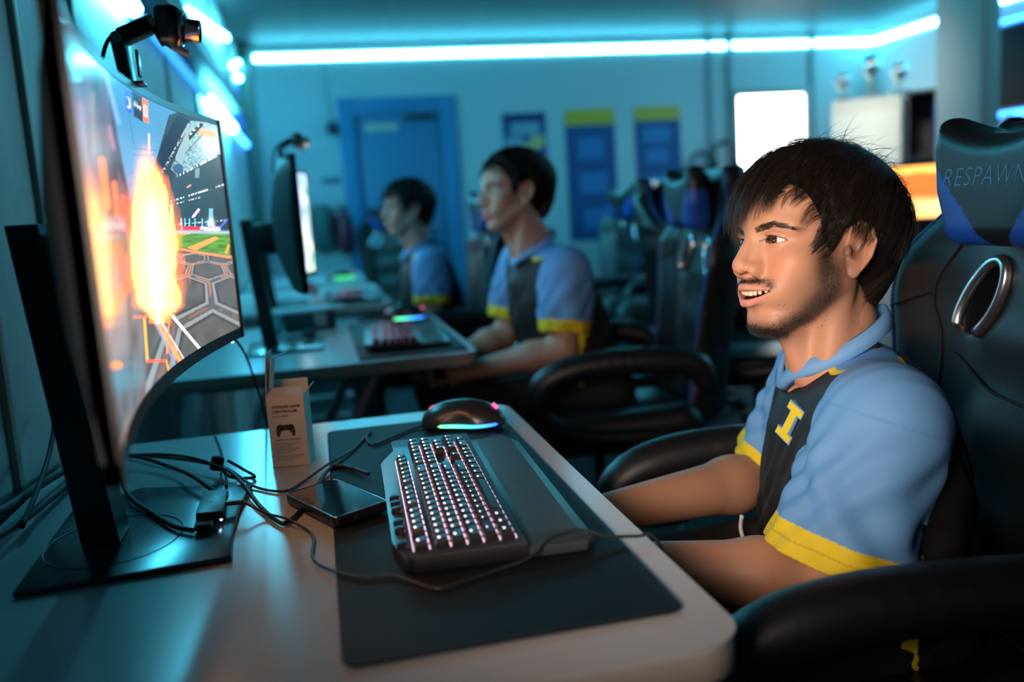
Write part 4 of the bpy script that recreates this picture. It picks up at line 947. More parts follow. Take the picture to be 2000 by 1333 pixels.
def game_picture(V):
    """colours of the racing-arena picture shown on the nearest screen, with a painted light reflection"""
    x, y = PX(V); n = len(x); C = np.zeros((n, 3)); C[:] = (.035, .05, .06)
    def put(m, c, a=1.0):
        w = (np.asarray(m, float)*a)[:, None]; C[:] = C*(1-w)+np.array(c)*w
    nz = vnoise(x/3, y/3); nz2 = vnoise(x/14, y/22, 3); streak = vnoise(x/6, y/60, 5)
    # sky between the stands
    k = np.clip((y-130)/330, 0, 1)
    sky = np.stack([.05+.28*k**2, .20+.25*k, .42+.22*k], 1); m = inpoly(x, y, [(160, 60), (480, 180), (330, 225), (296, 345), (262, 470), (205, 140)])
    C[m] = sky[m]
    put(inpoly(x, y, [(302, 205), (320, 212), (322, 285), (308, 300)]), (.10, .28, .38), .5*(vnoise(x/30, y/4, 8) > .45))
    # left stand with lit bars
    m = inpoly(x, y, [(90, 0), (160, 60), (205, 140), (268, 460), (150, 520)]); k = np.clip((y-60)/380, 0, 1)
    C[m] = (np.stack([.05+.09*k, .08+.02*k, .14-.05*k], 1)*(.5+1.2*streak)[:, None])[m]
    put(m*np.exp(-((x-150)/16)**2)*np.exp(-((y-300)/90)**2), (.55, .38, .36), .8)
    put(np.exp(-((x-150-.06*(y-330))/16)**2)*np.clip((y-330)/80, 0, 1)*np.clip((640-y)/120, 0, 1), (.80, .36, .10), .85)
    put(np.exp(-((x-178-.06*(y-400))/10)**2)*np.clip((y-380)/60, 0, 1)*np.clip((620-y)/120, 0, 1), (.55, .42, .12), .7)
    for (a, b, w) in (((199, 312), (210, 402), 6), ((223, 358), (230, 420), 4.5), ((240, 385), (246, 436), 4)): put(segd(x, y, a, b) < w, (1.6, .25, .06))
    for (a, b, w, c) in (((180, 185), (184, 300), 5, (.35, .30, .22)), ((214, 250), (222, 290), 4, (.5, .2, .35)), ((235, 322), (240, 355), 3, (.02, .02, .05)), ((200, 120), (232, 240), 4, (.30, .45, .75))): put(np.exp(-(segd(x, y, a, b)/w)**2), c, .8)
    put(np.exp(-((x-250)/26)**2-((y-420)/46)**2), (.8, .10, .05), .75)
    put(np.exp(-((x-246)/10)**2-((y-447)/10)**2), (3.0, .15, .12))
    for i in range(6): put(np.abs(x-(206+7*i))+np.abs(y-440)*.12 < 2.2+nz, (.5, .52, .65), .7*(y > 410))
    # right arch and tiers
    put(inpoly(x, y, [(345, 226), (372, 236), (345, 290), (310, 350), (298, 345), (312, 290)]), (.015, .025, .05))
    put((segd(x, y, (370, 240), (318, 335)) < 2.2) & (nz > .4), (.4, .4, .5))
    m = inpoly(x, y, [(372, 236), (446, 243), (446, 330), (352, 350), (333, 330)]); C[m] = (np.array([.22, .42, .46])*(.55+.9*nz[:, None]))[m]
    put(inpoly(x, y, [(365, 255), (380, 240), (377, 262), (352, 330), (340, 330)]), (.30, .45, .48))
    put(np.exp(-((x-415)/26)**2-((y-280)/30)**2), (1.0, 1.05, 1.0), .75); put(inpoly(x, y, [(388, 250), (422, 258), (421, 270), (388, 264)]), (1.2, .45, .20), .85)
    put(inpoly(x, y, [(368, 262), (392, 240), (398, 243), (370, 275)]), (.02, .03, .03)); put((segd(x, y, (372, 262), (388, 246)) < 2) & (nz > .35), (.8, .85, .8))
    for a, b in (((350, 250), (338, 330)), ((362, 300), (396, 262)), ((325, 300), (352, 322)), ((352, 322), (345, 370))): put(segd(x, y, a, b) < .8, (.02, .04, .05), .8)
    m = inpoly(x, y, [(338, 345), (446, 292), (449, 450), (330, 450), (325, 400)]); k = np.clip((y-300)/150, 0, 1); C[m] = np.stack([.045-.02*k, .10-.04*k, .115-.035*k], 1)[m]
    for a, b, w in (((347, 344), (436, 298), 2.0), ((332, 394), (440, 360), 1.6), ((330, 402), (390, 386), 1.0), ((330, 440), (446, 430), .8)): put((segd(x, y, a, b) < w) & (vnoise(x/2.2, y/30, 9) > .42), (.75, .80, .78))
    put(np.hypot(x-348, y-330) < 9+2*nz, (.05, .12, .22)); put(inpoly(x, y, [(381, 330), (390, 328), (389, 347), (381, 348)]), (.20, .34, .38))
    for xx in (354, 361, 370, 381, 395): put(segd(x, y, (xx, 428), (xx, 442)) < 1.4, (.15, .65, 1.1))
    put(inpoly(x, y, [(408, 408), (416, 407), (416, 440), (408, 440)]), (.25, .65, .85), .8); put(np.exp(-((x-412)/6)**2-((y-438)/9)**2), (1.0, 1.3, 1.5))
    put(segd(x, y, (377, 424), (388, 410)) < 2.5, (1.5, .7, 1.2)); put(segd(x, y, (366, 366), (372, 362)) < 1.6, (1.2, .35, .15))
    put(inpoly(x, y, [(332, 441), (402, 443), (402, 451), (332, 451)]), (.75, .05, .08)); put((np.abs(y-447) < 4) & (x > 398) & (x < 430), (1.6, 1.1, 1.0)); put((np.abs(y-446) < 3) & (vnoise(x/4, y*0, 4) > .62) & (x > 332) & (x < 400), (1, 1, 1), .8)
    put((segd(x, y, (430, 444), (448, 425)) < 1.5) | (segd(x, y, (400, 443), (432, 446)) < 1), (.10, .20, 1.3))
    m = inpoly(x, y, [(325, 451), (449, 452), (450, 500), (400, 492), (330, 480)]); C[m] = (np.array([.10, .28, .045])*(.6+.8*vnoise(x/16, y/3, 2)[:, None]))[m]
    for q in ([(365, 484), (420, 462), (428, 466), (382, 490)], [(438, 494), (446, 476), (449, 480), (444, 497)], [(330, 460), (370, 455), (372, 457), (332, 465)]): put(inpoly(x, y, q), (1.0, .42, .12), .85)
    put(np.exp(-((y-453-(x-330)*.01)/3)**2)*(x > 335), (.55, .70, .95), .7)
    # hexagon floor seen in perspective
    lo = (y > 480+.16*(x-330)) & (x > 200); d = np.maximum(y-438, 1); U = (x-395)/d*2.2+.6; W = 95/d*2.2
    qx = U; qy = W*1.9; a1 = np.stack([qx-np.floor(qx/1.732+.5)*1.732, qy-np.floor(qy/3+.5)*3], 1); b1x = qx-.866; b1y = qy-1.5
    b1 = np.stack([b1x-np.floor(b1x/1.732+.5)*1.732, b1y-np.floor(b1y/3+.5)*3], 1); use = (a1**2).sum(1) < (b1**2).sum(1); g = np.abs(np.where(use[:, None], a1, b1))
    hd = np.maximum(g[:, 0], g[:, 0]*.5+g[:, 1]*.866)/.866
    C[lo] = (np.array([.115, .115, .11])*(.8+.4*nz2[:, None]))[lo]
    put(lo & (hd > .72), (.075, .075, .075)); put(lo & (hd > .80), (.30, .31, .31)); put(lo & (hd > .90), (.12, .12, .12)); put(lo & (hd > .955), np.array([.9, .28, .08]), np.clip((620-y)/120, .15, .9)*(nz2 > .35))
    put((segd(x, y, (345, 486), (449, 503)) < 2.0), (1.3, .35, .12))
    # lower left smear
    m = (x < 285) & (y > 450); k = np.clip((y-450)/350, 0, 1); C[m] = (np.stack([.20-.06*k, .15-.01*k, .15+.0*k], 1)*(.55+.9*streak)[:, None])[m]
    put(m*np.exp(-((x-150-.06*(y-330))/17)**2)*np.clip((640-y)/120, 0, 1), (.70, .42, .10), .8)
    put(m*np.exp(-(segd(x, y, (258, 540), (200, 640))/9)**2), (1.0, .20, .06), .75); put(m*np.exp(-(segd(x, y, (250, 560), (230, 480))/8)**2), (.6, .10, .08), .7)
    put(m*np.exp(-((y-735)/40)**2)*np.exp(-((x-215)/60)**2), (.08, .26, .34), .75); put(m & inpoly(x, y, [(218, 708), (238, 708), (237, 720), (219, 720)]), (1.3, .35, .05))
    # car trail
    put(np.exp(-(segd(x, y, (300, 620), (362, 722))/5)**2), (1.6, .45, .15), .95); put(segd(x, y, (296, 615), (350, 730)) < 1.6, (.2, .35, .8)); put(segd(x, y, (306, 615), (368, 715)) < 1.2, (1.4, .9, .9))
    put(segd(x, y, (337, 618), (399, 692)) < 2.6, (2.0, 2.1, 2.0)); put(segd(x, y, (282, 620), (288, 706)) < 1.8, (1.6, .7, .08)); put(segd(x, y, (289, 706), (325, 705)) < 2.2, (1.8, .15, .05)); put(segd(x, y, (325, 705), (333, 740)) < 1.8, (1.6, .45, .08)); put(segd(x, y, (331, 618), (326, 690)) < 1.5, (1.5, .35, .08))
    put(segd(x, y, (262, 620), (330, 617)) < 1.6, (1.5, .25, .08)); put(segd(x, y, (284, 710), (275, 800)) < 1.5, (.30, .12, .08))
    # flame
    top = 300; w = np.interp(y, [top, 345, 390, 470, 560, 598, 618], [8, 26, 36, 43, 44, 40, 18]); cx = np.interp(y, [top, 400, 560, 625], [288, 297, 306, 312]); e = np.abs(x-cx)/np.maximum(w, 1)
    e = e+.30*(vnoise(x/6, y/34, 11)-.5)+.12*(vnoise(x/3, y/12, 13)-.5); inb = (y > top-30) & (y < 632)
    put(inb*np.clip(1.45-e, 0, 1)*np.clip((y-top+20)/60, 0, 1), (2.6, .55, .12), .75)
    put(inb*np.clip((1.04-e)/.28, 0, 1)*np.clip((y-top-15)/90, 0, 1)*np.clip((626-y)/26, 0, 1), FLAME, 1.0)
    put(inb*np.clip((.55-e)/.5, 0, 1)*np.clip((y-350)/80, 0, 1), FLAME2, .7)
    put(np.exp(-((x-282)/14)**2-((y-320)/26)**2), (1.5, .8, .6), .6)
    # score box
    put(inpoly(x, y, [(257, 178), (278, 190), (279, 238), (262, 228)]), (.02, .02, .035)); put(inpoly(x, y, [(277, 190), (289, 197), (291, 242), (280, 236)]), (1.2, .17, .05)); put(inpoly(x, y, [(243, 172), (256, 180), (258, 224), (246, 216)]), (.05, .14, .75))
    for a, b in (((281, 205), (286, 208)), ((286, 208), (287, 229)), ((287, 229), (282, 226)), ((282, 226), (281, 205)), ((248, 190), (253, 193)), ((253, 193), (254, 211)), ((254, 211), (249, 208))): put(segd(x, y, a, b) < .9, (1.2, 1.1, 1.1))
    put((segd(x, y, (261, 203), (275, 211)) < 1.0) | (segd(x, y, (263, 198), (264, 208)) < .8) | (segd(x, y, (268, 200), (269, 212)) < .8) | (segd(x, y, (273, 203), (274, 216)) < .8), (.9, .9, .9))
    put((segd(x, y, (250, 215), (262, 285)) < .8) | (segd(x, y, (262, 290), (305, 294)) < .8) | (segd(x, y, (262, 303), (300, 303)) < .7), (.05, .12, .25), .7); put(segd(x, y, (291, 262), (291, 300)) < 2, (1.2, .7, .7), .8)
    put(np.exp(-((y-70-(x-112)*.38)/16)**2)*(x < 190), (.12, .45, .50), .55)  # cyan strip-light reflection painted into the picture's glow
    return np.clip(C, 0, None)
FLAME = (5.2, 2.1, .42); FLAME2 = (6.5, 3.2, .85)
def ms_(nm, bright=None):
    if nm in _mats: return _mats[nm]
    m = bpy.data.materials.new(nm); m.use_nodes = True; nt = m.node_tree; b = nt.nodes['Principled BSDF']; a = nt.nodes.new('ShaderNodeVertexColor'); a.layer_name = 'Col'
    b.inputs['Base Color'].default_value = (.01, .01, .01, 1); b.inputs['Roughness'].default_value = .16; nt.links.new(a.outputs[0], b.inputs['Emission Color']); b.inputs['Emission Strength'].default_value = 1.45 if bright is None else bright
    _mats[nm] = m; return m
def plain_picture(V):
    x = V[:, 1]*40; z = V[:, 2]*40; n = vnoise(x/3, z/3, 2); m = vnoise(x/1.2, z/1.2, 7)
    return np.stack([.7+2.4*n*m, .9+1.6*n, 1.1+1.4*(1-n)], 1)*(.25+.75*m[:, None])
def monitor(label, dy, dx, picture, nu=420, nv=210, scr='monitor_picture'):
    root = empty('monitor', (-.30+dx, dy, TZ), 0, label, 'monitor', 'curved monitors on the desks')
    bz = .009; bb = .016
    us = np.linspace(-HC_+bz, HC_-bz, nu); zs = np.linspace(HZ0+bb, HZ1-bz, nv); Yg, Zg = np.meshgrid(us, zs)
    V = np.stack([mx(Yg, Zg)+dx+.0008, Yg+dy, Zg], -1).reshape(-1, 3)
    F = [(j*nu+i, j*nu+i+1, (j+1)*nu+i+1, (j+1)*nu+i) for j in range(nv-1) for i in range(nu-1)]
    mesh_ob('screen', V, np.array(F), ms_(scr), root, colors=picture(V), smooth=True)
    # bezel: a frame swept along the curve
    m = MB(); N = 40; ys = np.linspace(-HC_, HC_, N)
    def sweep(zc0, zc1, f=.0018, bk=.012):
        V = []
        for y_ in ys:
            for (o, z_) in ((f, zc0), (f, zc1), (-bk, zc1), (-bk, zc0)): V.append((mx(y_, z_)+dx+o, y_+dy, z_))
        m.add(V, [(i*4+j, i*4+(j+1) % 4, (i+1)*4+(j+1) % 4, (i+1)*4+j) for i in range(N-1) for j in range(4)]+[(3, 2, 1, 0), ((N-1)*4, (N-1)*4+1, (N-1)*4+2, (N-1)*4+3)])
    sweep(HZ1-bz, HZ1); sweep(HZ0, HZ0+bb)
    for s in (-1, 1):
        V = []; y0, y1 = (HC_-bz)*s, HC_*s
        for z_ in np.linspace(HZ0, HZ1, 12):
            for (o, y_) in ((.0035, y0), (.0035, y1), (-.012, y1), (-.012, y0)): V.append((mx(y_, z_)+dx+o, y_+dy, z_))
        Fs = [(i*4+j, i*4+(j+1) % 4, (i+1)*4+(j+1) % 4, (i+1)*4+j) for i in range(11) for j in range(4)]+[(3, 2, 1, 0), (44, 45, 46, 47)]
        m.add(V, Fs)
    m.build('bezel', M_bez, root, angle=40)
    # back shell
    m = MB(); prof = [(0, HZ0), (-.012, HZ0), (-.024, HZ0+.03), (-.045, HZ0+.10), (-.050, HZ0+.20), (-.035, HZ1-.05), (-.014, HZ1), (0, HZ1)]; k = len(prof); V = []
    for y_ in ys:
        t = 1-.65*abs(y_/HC_)**3
        for o, z_ in prof: V.append((mx(y_, z_)+dx-.001+o*t, y_+dy, z_))
    m.add(V, [(i*k+j, (i+1)*k+j, (i+1)*k+(j+1) % k, i*k+(j+1) % k) for i in range(N-1) for j in range(k)]+[tuple(range(k)), tuple((N-1)*k+j for j in range(k-1, -1, -1))])
    m.build('back_shell', M_shell, root, smooth=True)
    # stand
    m = MB(); cw = .0165; V = [(xc+dx+sx*cw*(1.25 if zc < 1 else 1), dy+.022+sy*.027, zc) for zc, xc in ((TZ+.009, -.274), (1.117, -.3085)) for sx, sy in ((-1, -1), (1, -1), (1, 1), (-1, 1))]; m.add(V, [(3, 2, 1, 0), (4, 5, 6, 7)]+[(i, (i+1) % 4, 4+(i+1) % 4, 4+i) for i in range(4)]); m.build('stand_column', mat('stand_black', (.010, .011, .012), .35), root)
    MB().box((-.262+dx, dy+.02, 1.06), (.075, .07, .09), .01).build('stand_hinge', mat('stand_black'), root)
    base = [(-.335, -.112), (-.122, -.095), (-.128, -.02), (-.127, .08), (-.118, .172), (-.272, .222), (-.345, .150)]
    bp_ = smooth_path(base+[base[0]], 1)
    m = MB(); m.prism([(a+dx, b+dy) for a, b in base], TZ+.0005, TZ+.008, bev=.0025); o = m.build('stand_base', mat('stand_base_grey', (.035, .045, .055), .22, .3, spec=.6), root)
    c = [(-.262+dx+.075*math.cos(a), dy+.01+.085*math.sin(a), TZ+.0081) for a in np.linspace(0, 2*PI, 50)]
    MB().tube(c, .0009, 5, cap=False).build('base_groove', mat('stand_black'), o, smooth=True)
    return root
mon1 = monitor('nearest curved wide monitor showing an orange flame in a game arena', 1.045, 0.0, game_picture, 760, 380)
mon2 = monitor('second curved monitor seen nearly edge-on on the second desk', 2.595, .118, plain_picture, 60, 30, 'far_picture')
mon3 = copy_tree(mon2); mon3.location = (-.30+.06, 3.98, TZ); mon3['label'] = 'third curved monitor on the third desk, hidden mostly by the second'
# webcams --------------------------------------------------------------------
M_cam = mat('webcam_black', (.012, .012, .014), .35, spec=.6); M_pin = mat('hinge_pin', (.22, .20, .16), .5, .3)
def webcam(label, b):
    b = np.array(b); root = empty('webcam', b, 0, label, 'webcam', 'webcams clipped on the monitors')
    e1 = b+np.array([-.008, -.002, .044]); e2 = b+np.array([.026, .022, .064]); hd = b+np.array([.047, .030, .060])
    def bar(p, q, w, t, nm, m_=M_cam):
        p, q = np.array(p), np.array(q); u = vn(q-p); s = vn(np.cross(u, [0, 1., 0])); R = np.stack([s, np.cross(u, s), u], 1); MB().box((p+q)/2, (t, w, np.linalg.norm(q-p)), .0015, R).build(nm, m_, root)
    bar(b+[0, 0, -.030], e1, .026, .014, 'clip_arm'); MB().box(b+[.006, 0, -.005], (.018, .026, .004), .001).build('clip_hook', M_cam, root)
    MB().box(b+[.009, .006, .018], (.003, .012, .030), .001).build('clip_plate', mat('webcam_grey', (.10, .13, .14), .25), root)
    bar(e1, e2, .024, .017, 'upper_arm')
    for p in (e1, e2): MB().lathe([(.006, -.0145), (.006, .0145)], p, 16, rotm(PI/2)).build('hinge_pin', M_pin, root)
    def head(P):
        q = P-hd.astype(P.dtype); return smin(ell(q, (0, 0, .002), (.018, .024, .024)), rbox(q, (-.004, 0, .004), (.013, .021, .020), .006), .004)
    V, F = surfnet(head, hd-.04, hd+.04, .0016); mesh_ob('head', V, F, M_cam, root)
    R = rotm(0, PI/2+.12, 0)
    MB().lathe([(.019, .004), (.021, .006), (.021, .010), (.019, .012)], hd, 26, R).build('ring', mat('webcam_ring', (.30, .30, .24), .35, .5), root)
    o = MB().lathe([(.012, .010), (.013, .012), (.013, .030), (.0115, .031), (.010, .029)], hd, 26, R).build('lens_barrel', mat('lens_copper', (.55, .36, .28), .22, .9), root)
    MB().lathe([(.0095, .0285), (.0002, .0292)], hd, 22, R).build('lens', mat('lens_glass', (.01, .01, .012), .05), o)
    MB().box(hd+[.004, .004, -.022], (.026, .020, .006), .002, rotm(0, .5, 0)).build('foot', mat('webcam_pale', (.30, .28, .30), .35), root)
    MB().tube(smooth_path([hd+[-.012, 0, -.018], b+[.022, .012, .062], b+[-.012, 0, .050], b+[-.026, -.010, .020], b+[-.034, -.012, -.030]], 6), .0024, 8).build('cable', mat('cable_black', (.007, .007, .008), .6, spec=.25), root, smooth=True)
    return root
webcam('black webcam on a jointed arm clipped on top of the nearest monitor', (-.186, 1.085, 1.272))
webcam('blurred webcam on top of the second monitor', (-.068, 2.62, 1.272))
# loose things on the nearest desk ----------------------------------------------
M_cable = mat('cable_black', (.007, .007, .008), .6, spec=.25)
def braid_mat():
    m = mat('braided_cable', (.02, .02, .02), .5); nt = m.node_tree; b = nt.nodes['Principled BSDF']; tc = nt.nodes.new('ShaderNodeTexCoord'); n = nt.nodes.new('ShaderNodeTexVoronoi'); n.inputs['Scale'].default_value = 330
    c = nt.nodes.new('ShaderNodeValToRGB'); c.color_ramp.elements[0].position = .22; c.color_ramp.elements[0].color = (.35, .33, .30, 1); c.color_ramp.elements[1].position = .28; c.color_ramp.elements[1].color = (.012, .012, .012, 1)
    nt.links.new(tc.outputs['Object'], n.inputs['Vector']); nt.links.new(n.outputs['Distance'], c.inputs[0]); nt.links.new(c.outputs[0], b.inputs['Base Color']); return m
M_braid = braid_mat()
def cable(pts, r, m, label, n=8, nm='cable'):
    return tag(MB().tube(smooth_path(pts, n), r, 8).build(nm, m, smooth=True), label, 'cable')
z5 = TZ+.0062
cable([(.152, 1.438, z5), (.1219, 1.4223, z5), (.0664, 1.3594, z5), (.0523, 1.3663, z5), (.050, 1.4115, z5), (.0591, 1.4502, z5), (.0254, 1.3407, z5), (-.0111, 1.2694, TZ+.009), (-.0507, 1.2088, TZ+.003), (-.074, 1.1784, TZ+.003), (-.1153, 1.2181, TZ+.003), (-.165, 1.31, TZ+.012), (-.24, 1.40, TZ+.010), (-.34, 1.50, TZ+.003)], .0019, M_braid, 'thin speckled mouse cable crossing the mat corner in a loop')
cable([(.040, 1.185, TZ+.010), (.0207, 1.2294, TZ+.0075), (-.0076, 1.2587, TZ+.006), (-.0298, 1.1839, TZ+.004), (-.0491, 1.0926, TZ+.004), (-.0666, 1.0454, TZ+.004), (-.079, 1.0562, TZ+.004), (-.1043, 1.1266, TZ+.005), (-.1347, 1.2307, TZ+.010), (-.1687, 1.2974, TZ+.016), (-.231, 1.3619, TZ+.018), (-.3352, 1.4835, TZ+.006)], .0028, M_braid, 'thick braided keyboard cable looping on the desk towards the monitor')
cable([(-.1199, 1.1065, TZ+.017), (-.0926, 1.085, TZ+.006), (-.0665, 1.0417, TZ+.010), (-.0422, 1.01, TZ+.003), (-.0351, .9763, TZ+.003), (-.0361, .9217, TZ+.003), (-.0205, .8798, TZ+.005), (.0092, .8443, TZ+.0062), (.0392, .8366, TZ+.0062), (.0576, .8167, TZ+.0062), (.0793, .7899, TZ+.0062), (.1046, .7925, TZ+.007), (.1387, .8060, TZ+.007), (.1795, .815, TZ+.012), (.2087, .838, TZ+.0205), (.2436, .845, TZ+.0205), (.2680, .840, TZ+.012), (.2999, .8377, TZ+.008), (.3216, .8414, TZ+.003), (.336, .846, TZ-.03), (.334, .86, TZ-.10)], .0016, mat('cable_grey', (.03, .03, .033), .35), 'thin grey charging cable running past the keyboard and over the desk edge')
cable([(-.3051, 1.2995, TZ+.02), (-.2728, 1.2023, TZ+.014), (-.2303, 1.1215, TZ+.012), (-.197, 1.0606, TZ+.013), (-.172, 1.035, TZ+.013)], .0031, M_cable, 'black cable curving over the monitor base to the small hub')
cable([(-.36, 1.44, TZ+.02), (-.30, 1.40, TZ+.02), (-.24, 1.33, TZ+.015), (-.20, 1.25, TZ+.02), (-.160, 1.168, TZ+.016)], .0030, M_cable, 'black cable from behind the monitor into the hub top')
cable([(-.2055, 1.568, TZ+.003), (-.1789, 1.4196, TZ+.003), (-.1711, 1.3256, TZ+.006), (-.1594, 1.2793, TZ+.010), (-.150, 1.20, TZ+.012)], .0019, M_cable, 'thin dark cable coming from the far desk edge to the cable bundle')
cable([(-.36, 1.47, TZ+.010), (-.27, 1.385, TZ+.024), (-.215, 1.335, TZ+.026), (-.17, 1.28, TZ+.022), (-.150, 1.262, TZ+.008), (-.118, 1.262, TZ+.004), (-.135, 1.30, TZ+.006), (-.158, 1.312, TZ+.020)], .0022, M_cable, 'loose black cable loop beside the cable tie')
tag(MB().box((-.172, 1.302, TZ+.020), (.018, .012, .022), .004, rotm(.1, .3, .6)).build('cable_tie', M_cable), 'small black cable tie round the braided cables', 'cable tie')
for i, (q, lb) in enumerate(((((-.40, 1.02, .80), (-.405, 1.15, .775), (-.405, 1.28, .765), (-.40, 1.40, .755), (-.40, 1.50, .745)), 'thick black cable bundle along the wall side of the nearest desk'), (((-.40, .98, .775), (-.39, 1.13, .758), (-.385, 1.25, .752), (-.38, 1.38, .747)), 'second black cable lying below the bundle at the wall'), (((-.414, 1.45, .85), (-.400, 1.33, .80), (-.385, 1.20, .775), (-.38, 1.12, .758)), 'black cable rising up the wall behind the monitor stand'))):
    cable(q, (.0065, .005, .0035)[i], M_cable, lb)
cable([(-.150, 1.455, .935), (-.138, 1.60, .86), (-.120, 1.66, .70), (-.115, 1.67, .45), (-.13, 1.66, .02)], .0022, M_cable, 'thin cable hanging from the nearest monitor corner into the gap between desks')
tag(MB().box((-.425, .96, TZ+.012), (.07, .16, .024), .002, rotm(0, 0, .1)).build('wood_strip', mat('strip_brown', (.09, .05, .03), .6)), 'short brown wooden strip at the wall left of the monitor base', 'strip')
# hub
r = empty('usb_hub', (-.157, 1.107, TZ+.008), 0, 'small grey usb hub with a blue-white led on the monitor base', 'usb hub')
hc = np.array([-.157, 1.107, TZ+.019]); RH = rotm(-.04, .06, .04)
MB().box(hc, (.032, .104, .011), .002, RH).build('case', mat('hub_grey', (.05, .055, .06), .4, .3), r)
MB().box(hc+[.0145, -.050, -.004], (.003, .003, .003), .001).build('led', emis('hub_led', (.4, .65, 1), 14), r)
MB().box(hc+[-.004, -.062, -.004], (.020, .026, .008), .002, RH).build('plug', M_cable, r); MB().box(hc+[.026, .0, -.001], (.024, .008, .006), .002, RH).build('side_plug', mat('plug_grey', (.12, .11, .11), .4), r)
text_mesh('lettering', 'IIIII', .006, mat('hub_print', (.35, .36, .38), .5), r, RH@np.array([[0, -1, 0], [1, 0, 0], [0, 0, 1.]]), hc+[.002, -.010, .0058], .0001)
# glossy device
r = empty('power_bank', (-.008, 1.078, TZ), 0, 'glossy black flat device with silver edge lying against the mat', 'power bank')
P4 = np.array([(-.0502, 1.1366), (.0187, 1.167), (.0318, 1.0202), (-.0338, .9875)]); cc = P4.mean(0)+np.array([.001, 0]); u = vn(np.append(P4[1]-P4[0]+P4[2]-P4[3], 0)); v = np.cross([0, 0, 1.], u); RD = np.stack([u, v, [0, 0, 1.]], 1); tl = rotm(0, 0, 0); c3 = np.array([cc[0], cc[1], TZ+.0115])
RD = rotm(0, -.045, 0)@RD
MB().prism(rrect(-.036, -.072, .036, .072, .006, 5), -.0065, .0052, RD, c3, bev=.0015).build('case', mat('device_black', (.02, .018, .018), .3), r, angle=40)
MB().prism(rrect(-.0335, -.0695, .0335, .0695, .004, 5), .0052, .0060, RD, c3).build('glass', mat('device_glass', (.004, .004, .005), .04, spec=.9, coat=1), r, angle=40)
P5 = [c3+RD@np.array([a, b, .0056]) for a, b in rrect(-.0348, -.0708, .0348, .0708, .005, 5)]; P5.append(P5[0]); MB().tube(P5, .0010, 6, cap=False).build('silver_edge', mat('device_silver', (.6, .6, .6), .2, 1.0), r, smooth=True)
MB().lathe([(.0022, 0), (.0022, .0006), (.0012, .0007)], c3+RD@np.array([-.010, -.0722, -.001]), 14, RD@rotm(PI/2)).build('port', mat('port_grey', (.3, .3, .3), .3, .8), r)
tag(MB().lathe([(.003*math.sin(a), -.003*math.cos(a)) for a in np.linspace(.05, PI-.05, 6)], (-.148, 1.462, .918), 10).build('power_led', emis('power_led', (.9, .95, 1), 5)), 'tiny white power light under the nearest monitor corner', 'light')
# clutter on the second and third desks
def clutter(c, s, m, label, cat, rz=0, bev=.004, nm='box'): tag(MB().box(c, s, bev, rotm(0, 0, rz)).build(nm, m), label, cat)
r = empty('cable_box', (-.06, 3.06, TZ), 0, 'dark blurred box with pale papers on top on the second desk', 'box'); MB().box((-.045, 3.02, TZ+.032), (.17, .12, .06), .008).build('body', mat('clutter_black', (.02, .025, .035), .6), r); MB().box((-.01, 3.0, TZ+.035), (.04, .085, .045), .004).build('side_print', mat('clutter_tan', (.25, .24, .20), .6), r)
clutter((-.10, 3.05, TZ+.066), (.15, .16, .006), mat('paper_white', (.62, .60, .60), .7), 'loose white papers on the dark box on the second desk', 'paper', .1, .001, 'papers')
clutter((.02, 3.03, TZ+.068), (.11, .12, .006), mat('paper_blue', (.35, .65, .75), .7), 'pale blue leaflet on the dark box on the second desk', 'leaflet', .2, .001, 'leaflet')
tag(MB().lathe([(.022, 0), (.024, .004), (.026, .05), (.020, .052)], (-.16, 2.98, TZ+.001), 20).build('cup', mat('cup_teal', (.10, .35, .42), .4), smooth=True), 'small teal cup behind the second monitor stand', 'cup')
clutter((-.155, 3.0, TZ+.10), (.07, .06, .07), mat('clutter_navy', (.015, .03, .08), .5), 'navy lump of clutter near the second monitor', 'pouch', .4, .02, 'pouch') if False else None
tag(MB().lathe([(.010, 0), (.020, .006), (.022, .016), (.012, .026), (.004, .03)], (-.045, 2.66, TZ+.012), 18).build('desk_toy', mat('clutter_black')), 'small dark knob-shaped thing on the second monitor base', 'ornament')
clutter((.165, 3.10, TZ+.006), (.10, .03, .010), mat('clutter_black'), 'slim black strip lying at the far edge of the second desk', 'cable box', .05, .003, 'adapter')
for y, z, lb in ((4.60, .05, 'upper red canister on the third desk by the monitor'), (4.45, .03, 'lower red canister on the third desk by the monitor')):
    tag(MB().lathe([(.018, 0), (.020, .003), (.020, z), (.014, z+.006)], (-.045 if z > .04 else -.03, y, TZ+.001), 18).build('canister', mat('canister_red', (.55, .05, .08), .4), smooth=True), lb, 'canister')
tag(MB().lathe([(.008*math.sin(a), -.008*math.cos(a)) for a in np.linspace(.05, PI-.05, 8)], (.225, 3.12, TZ+.016), 12).build('orange_led', emis('orange_led', (1, .38, .08), 2.2), smooth=True), 'small orange light at the far right of the second desk', 'light')
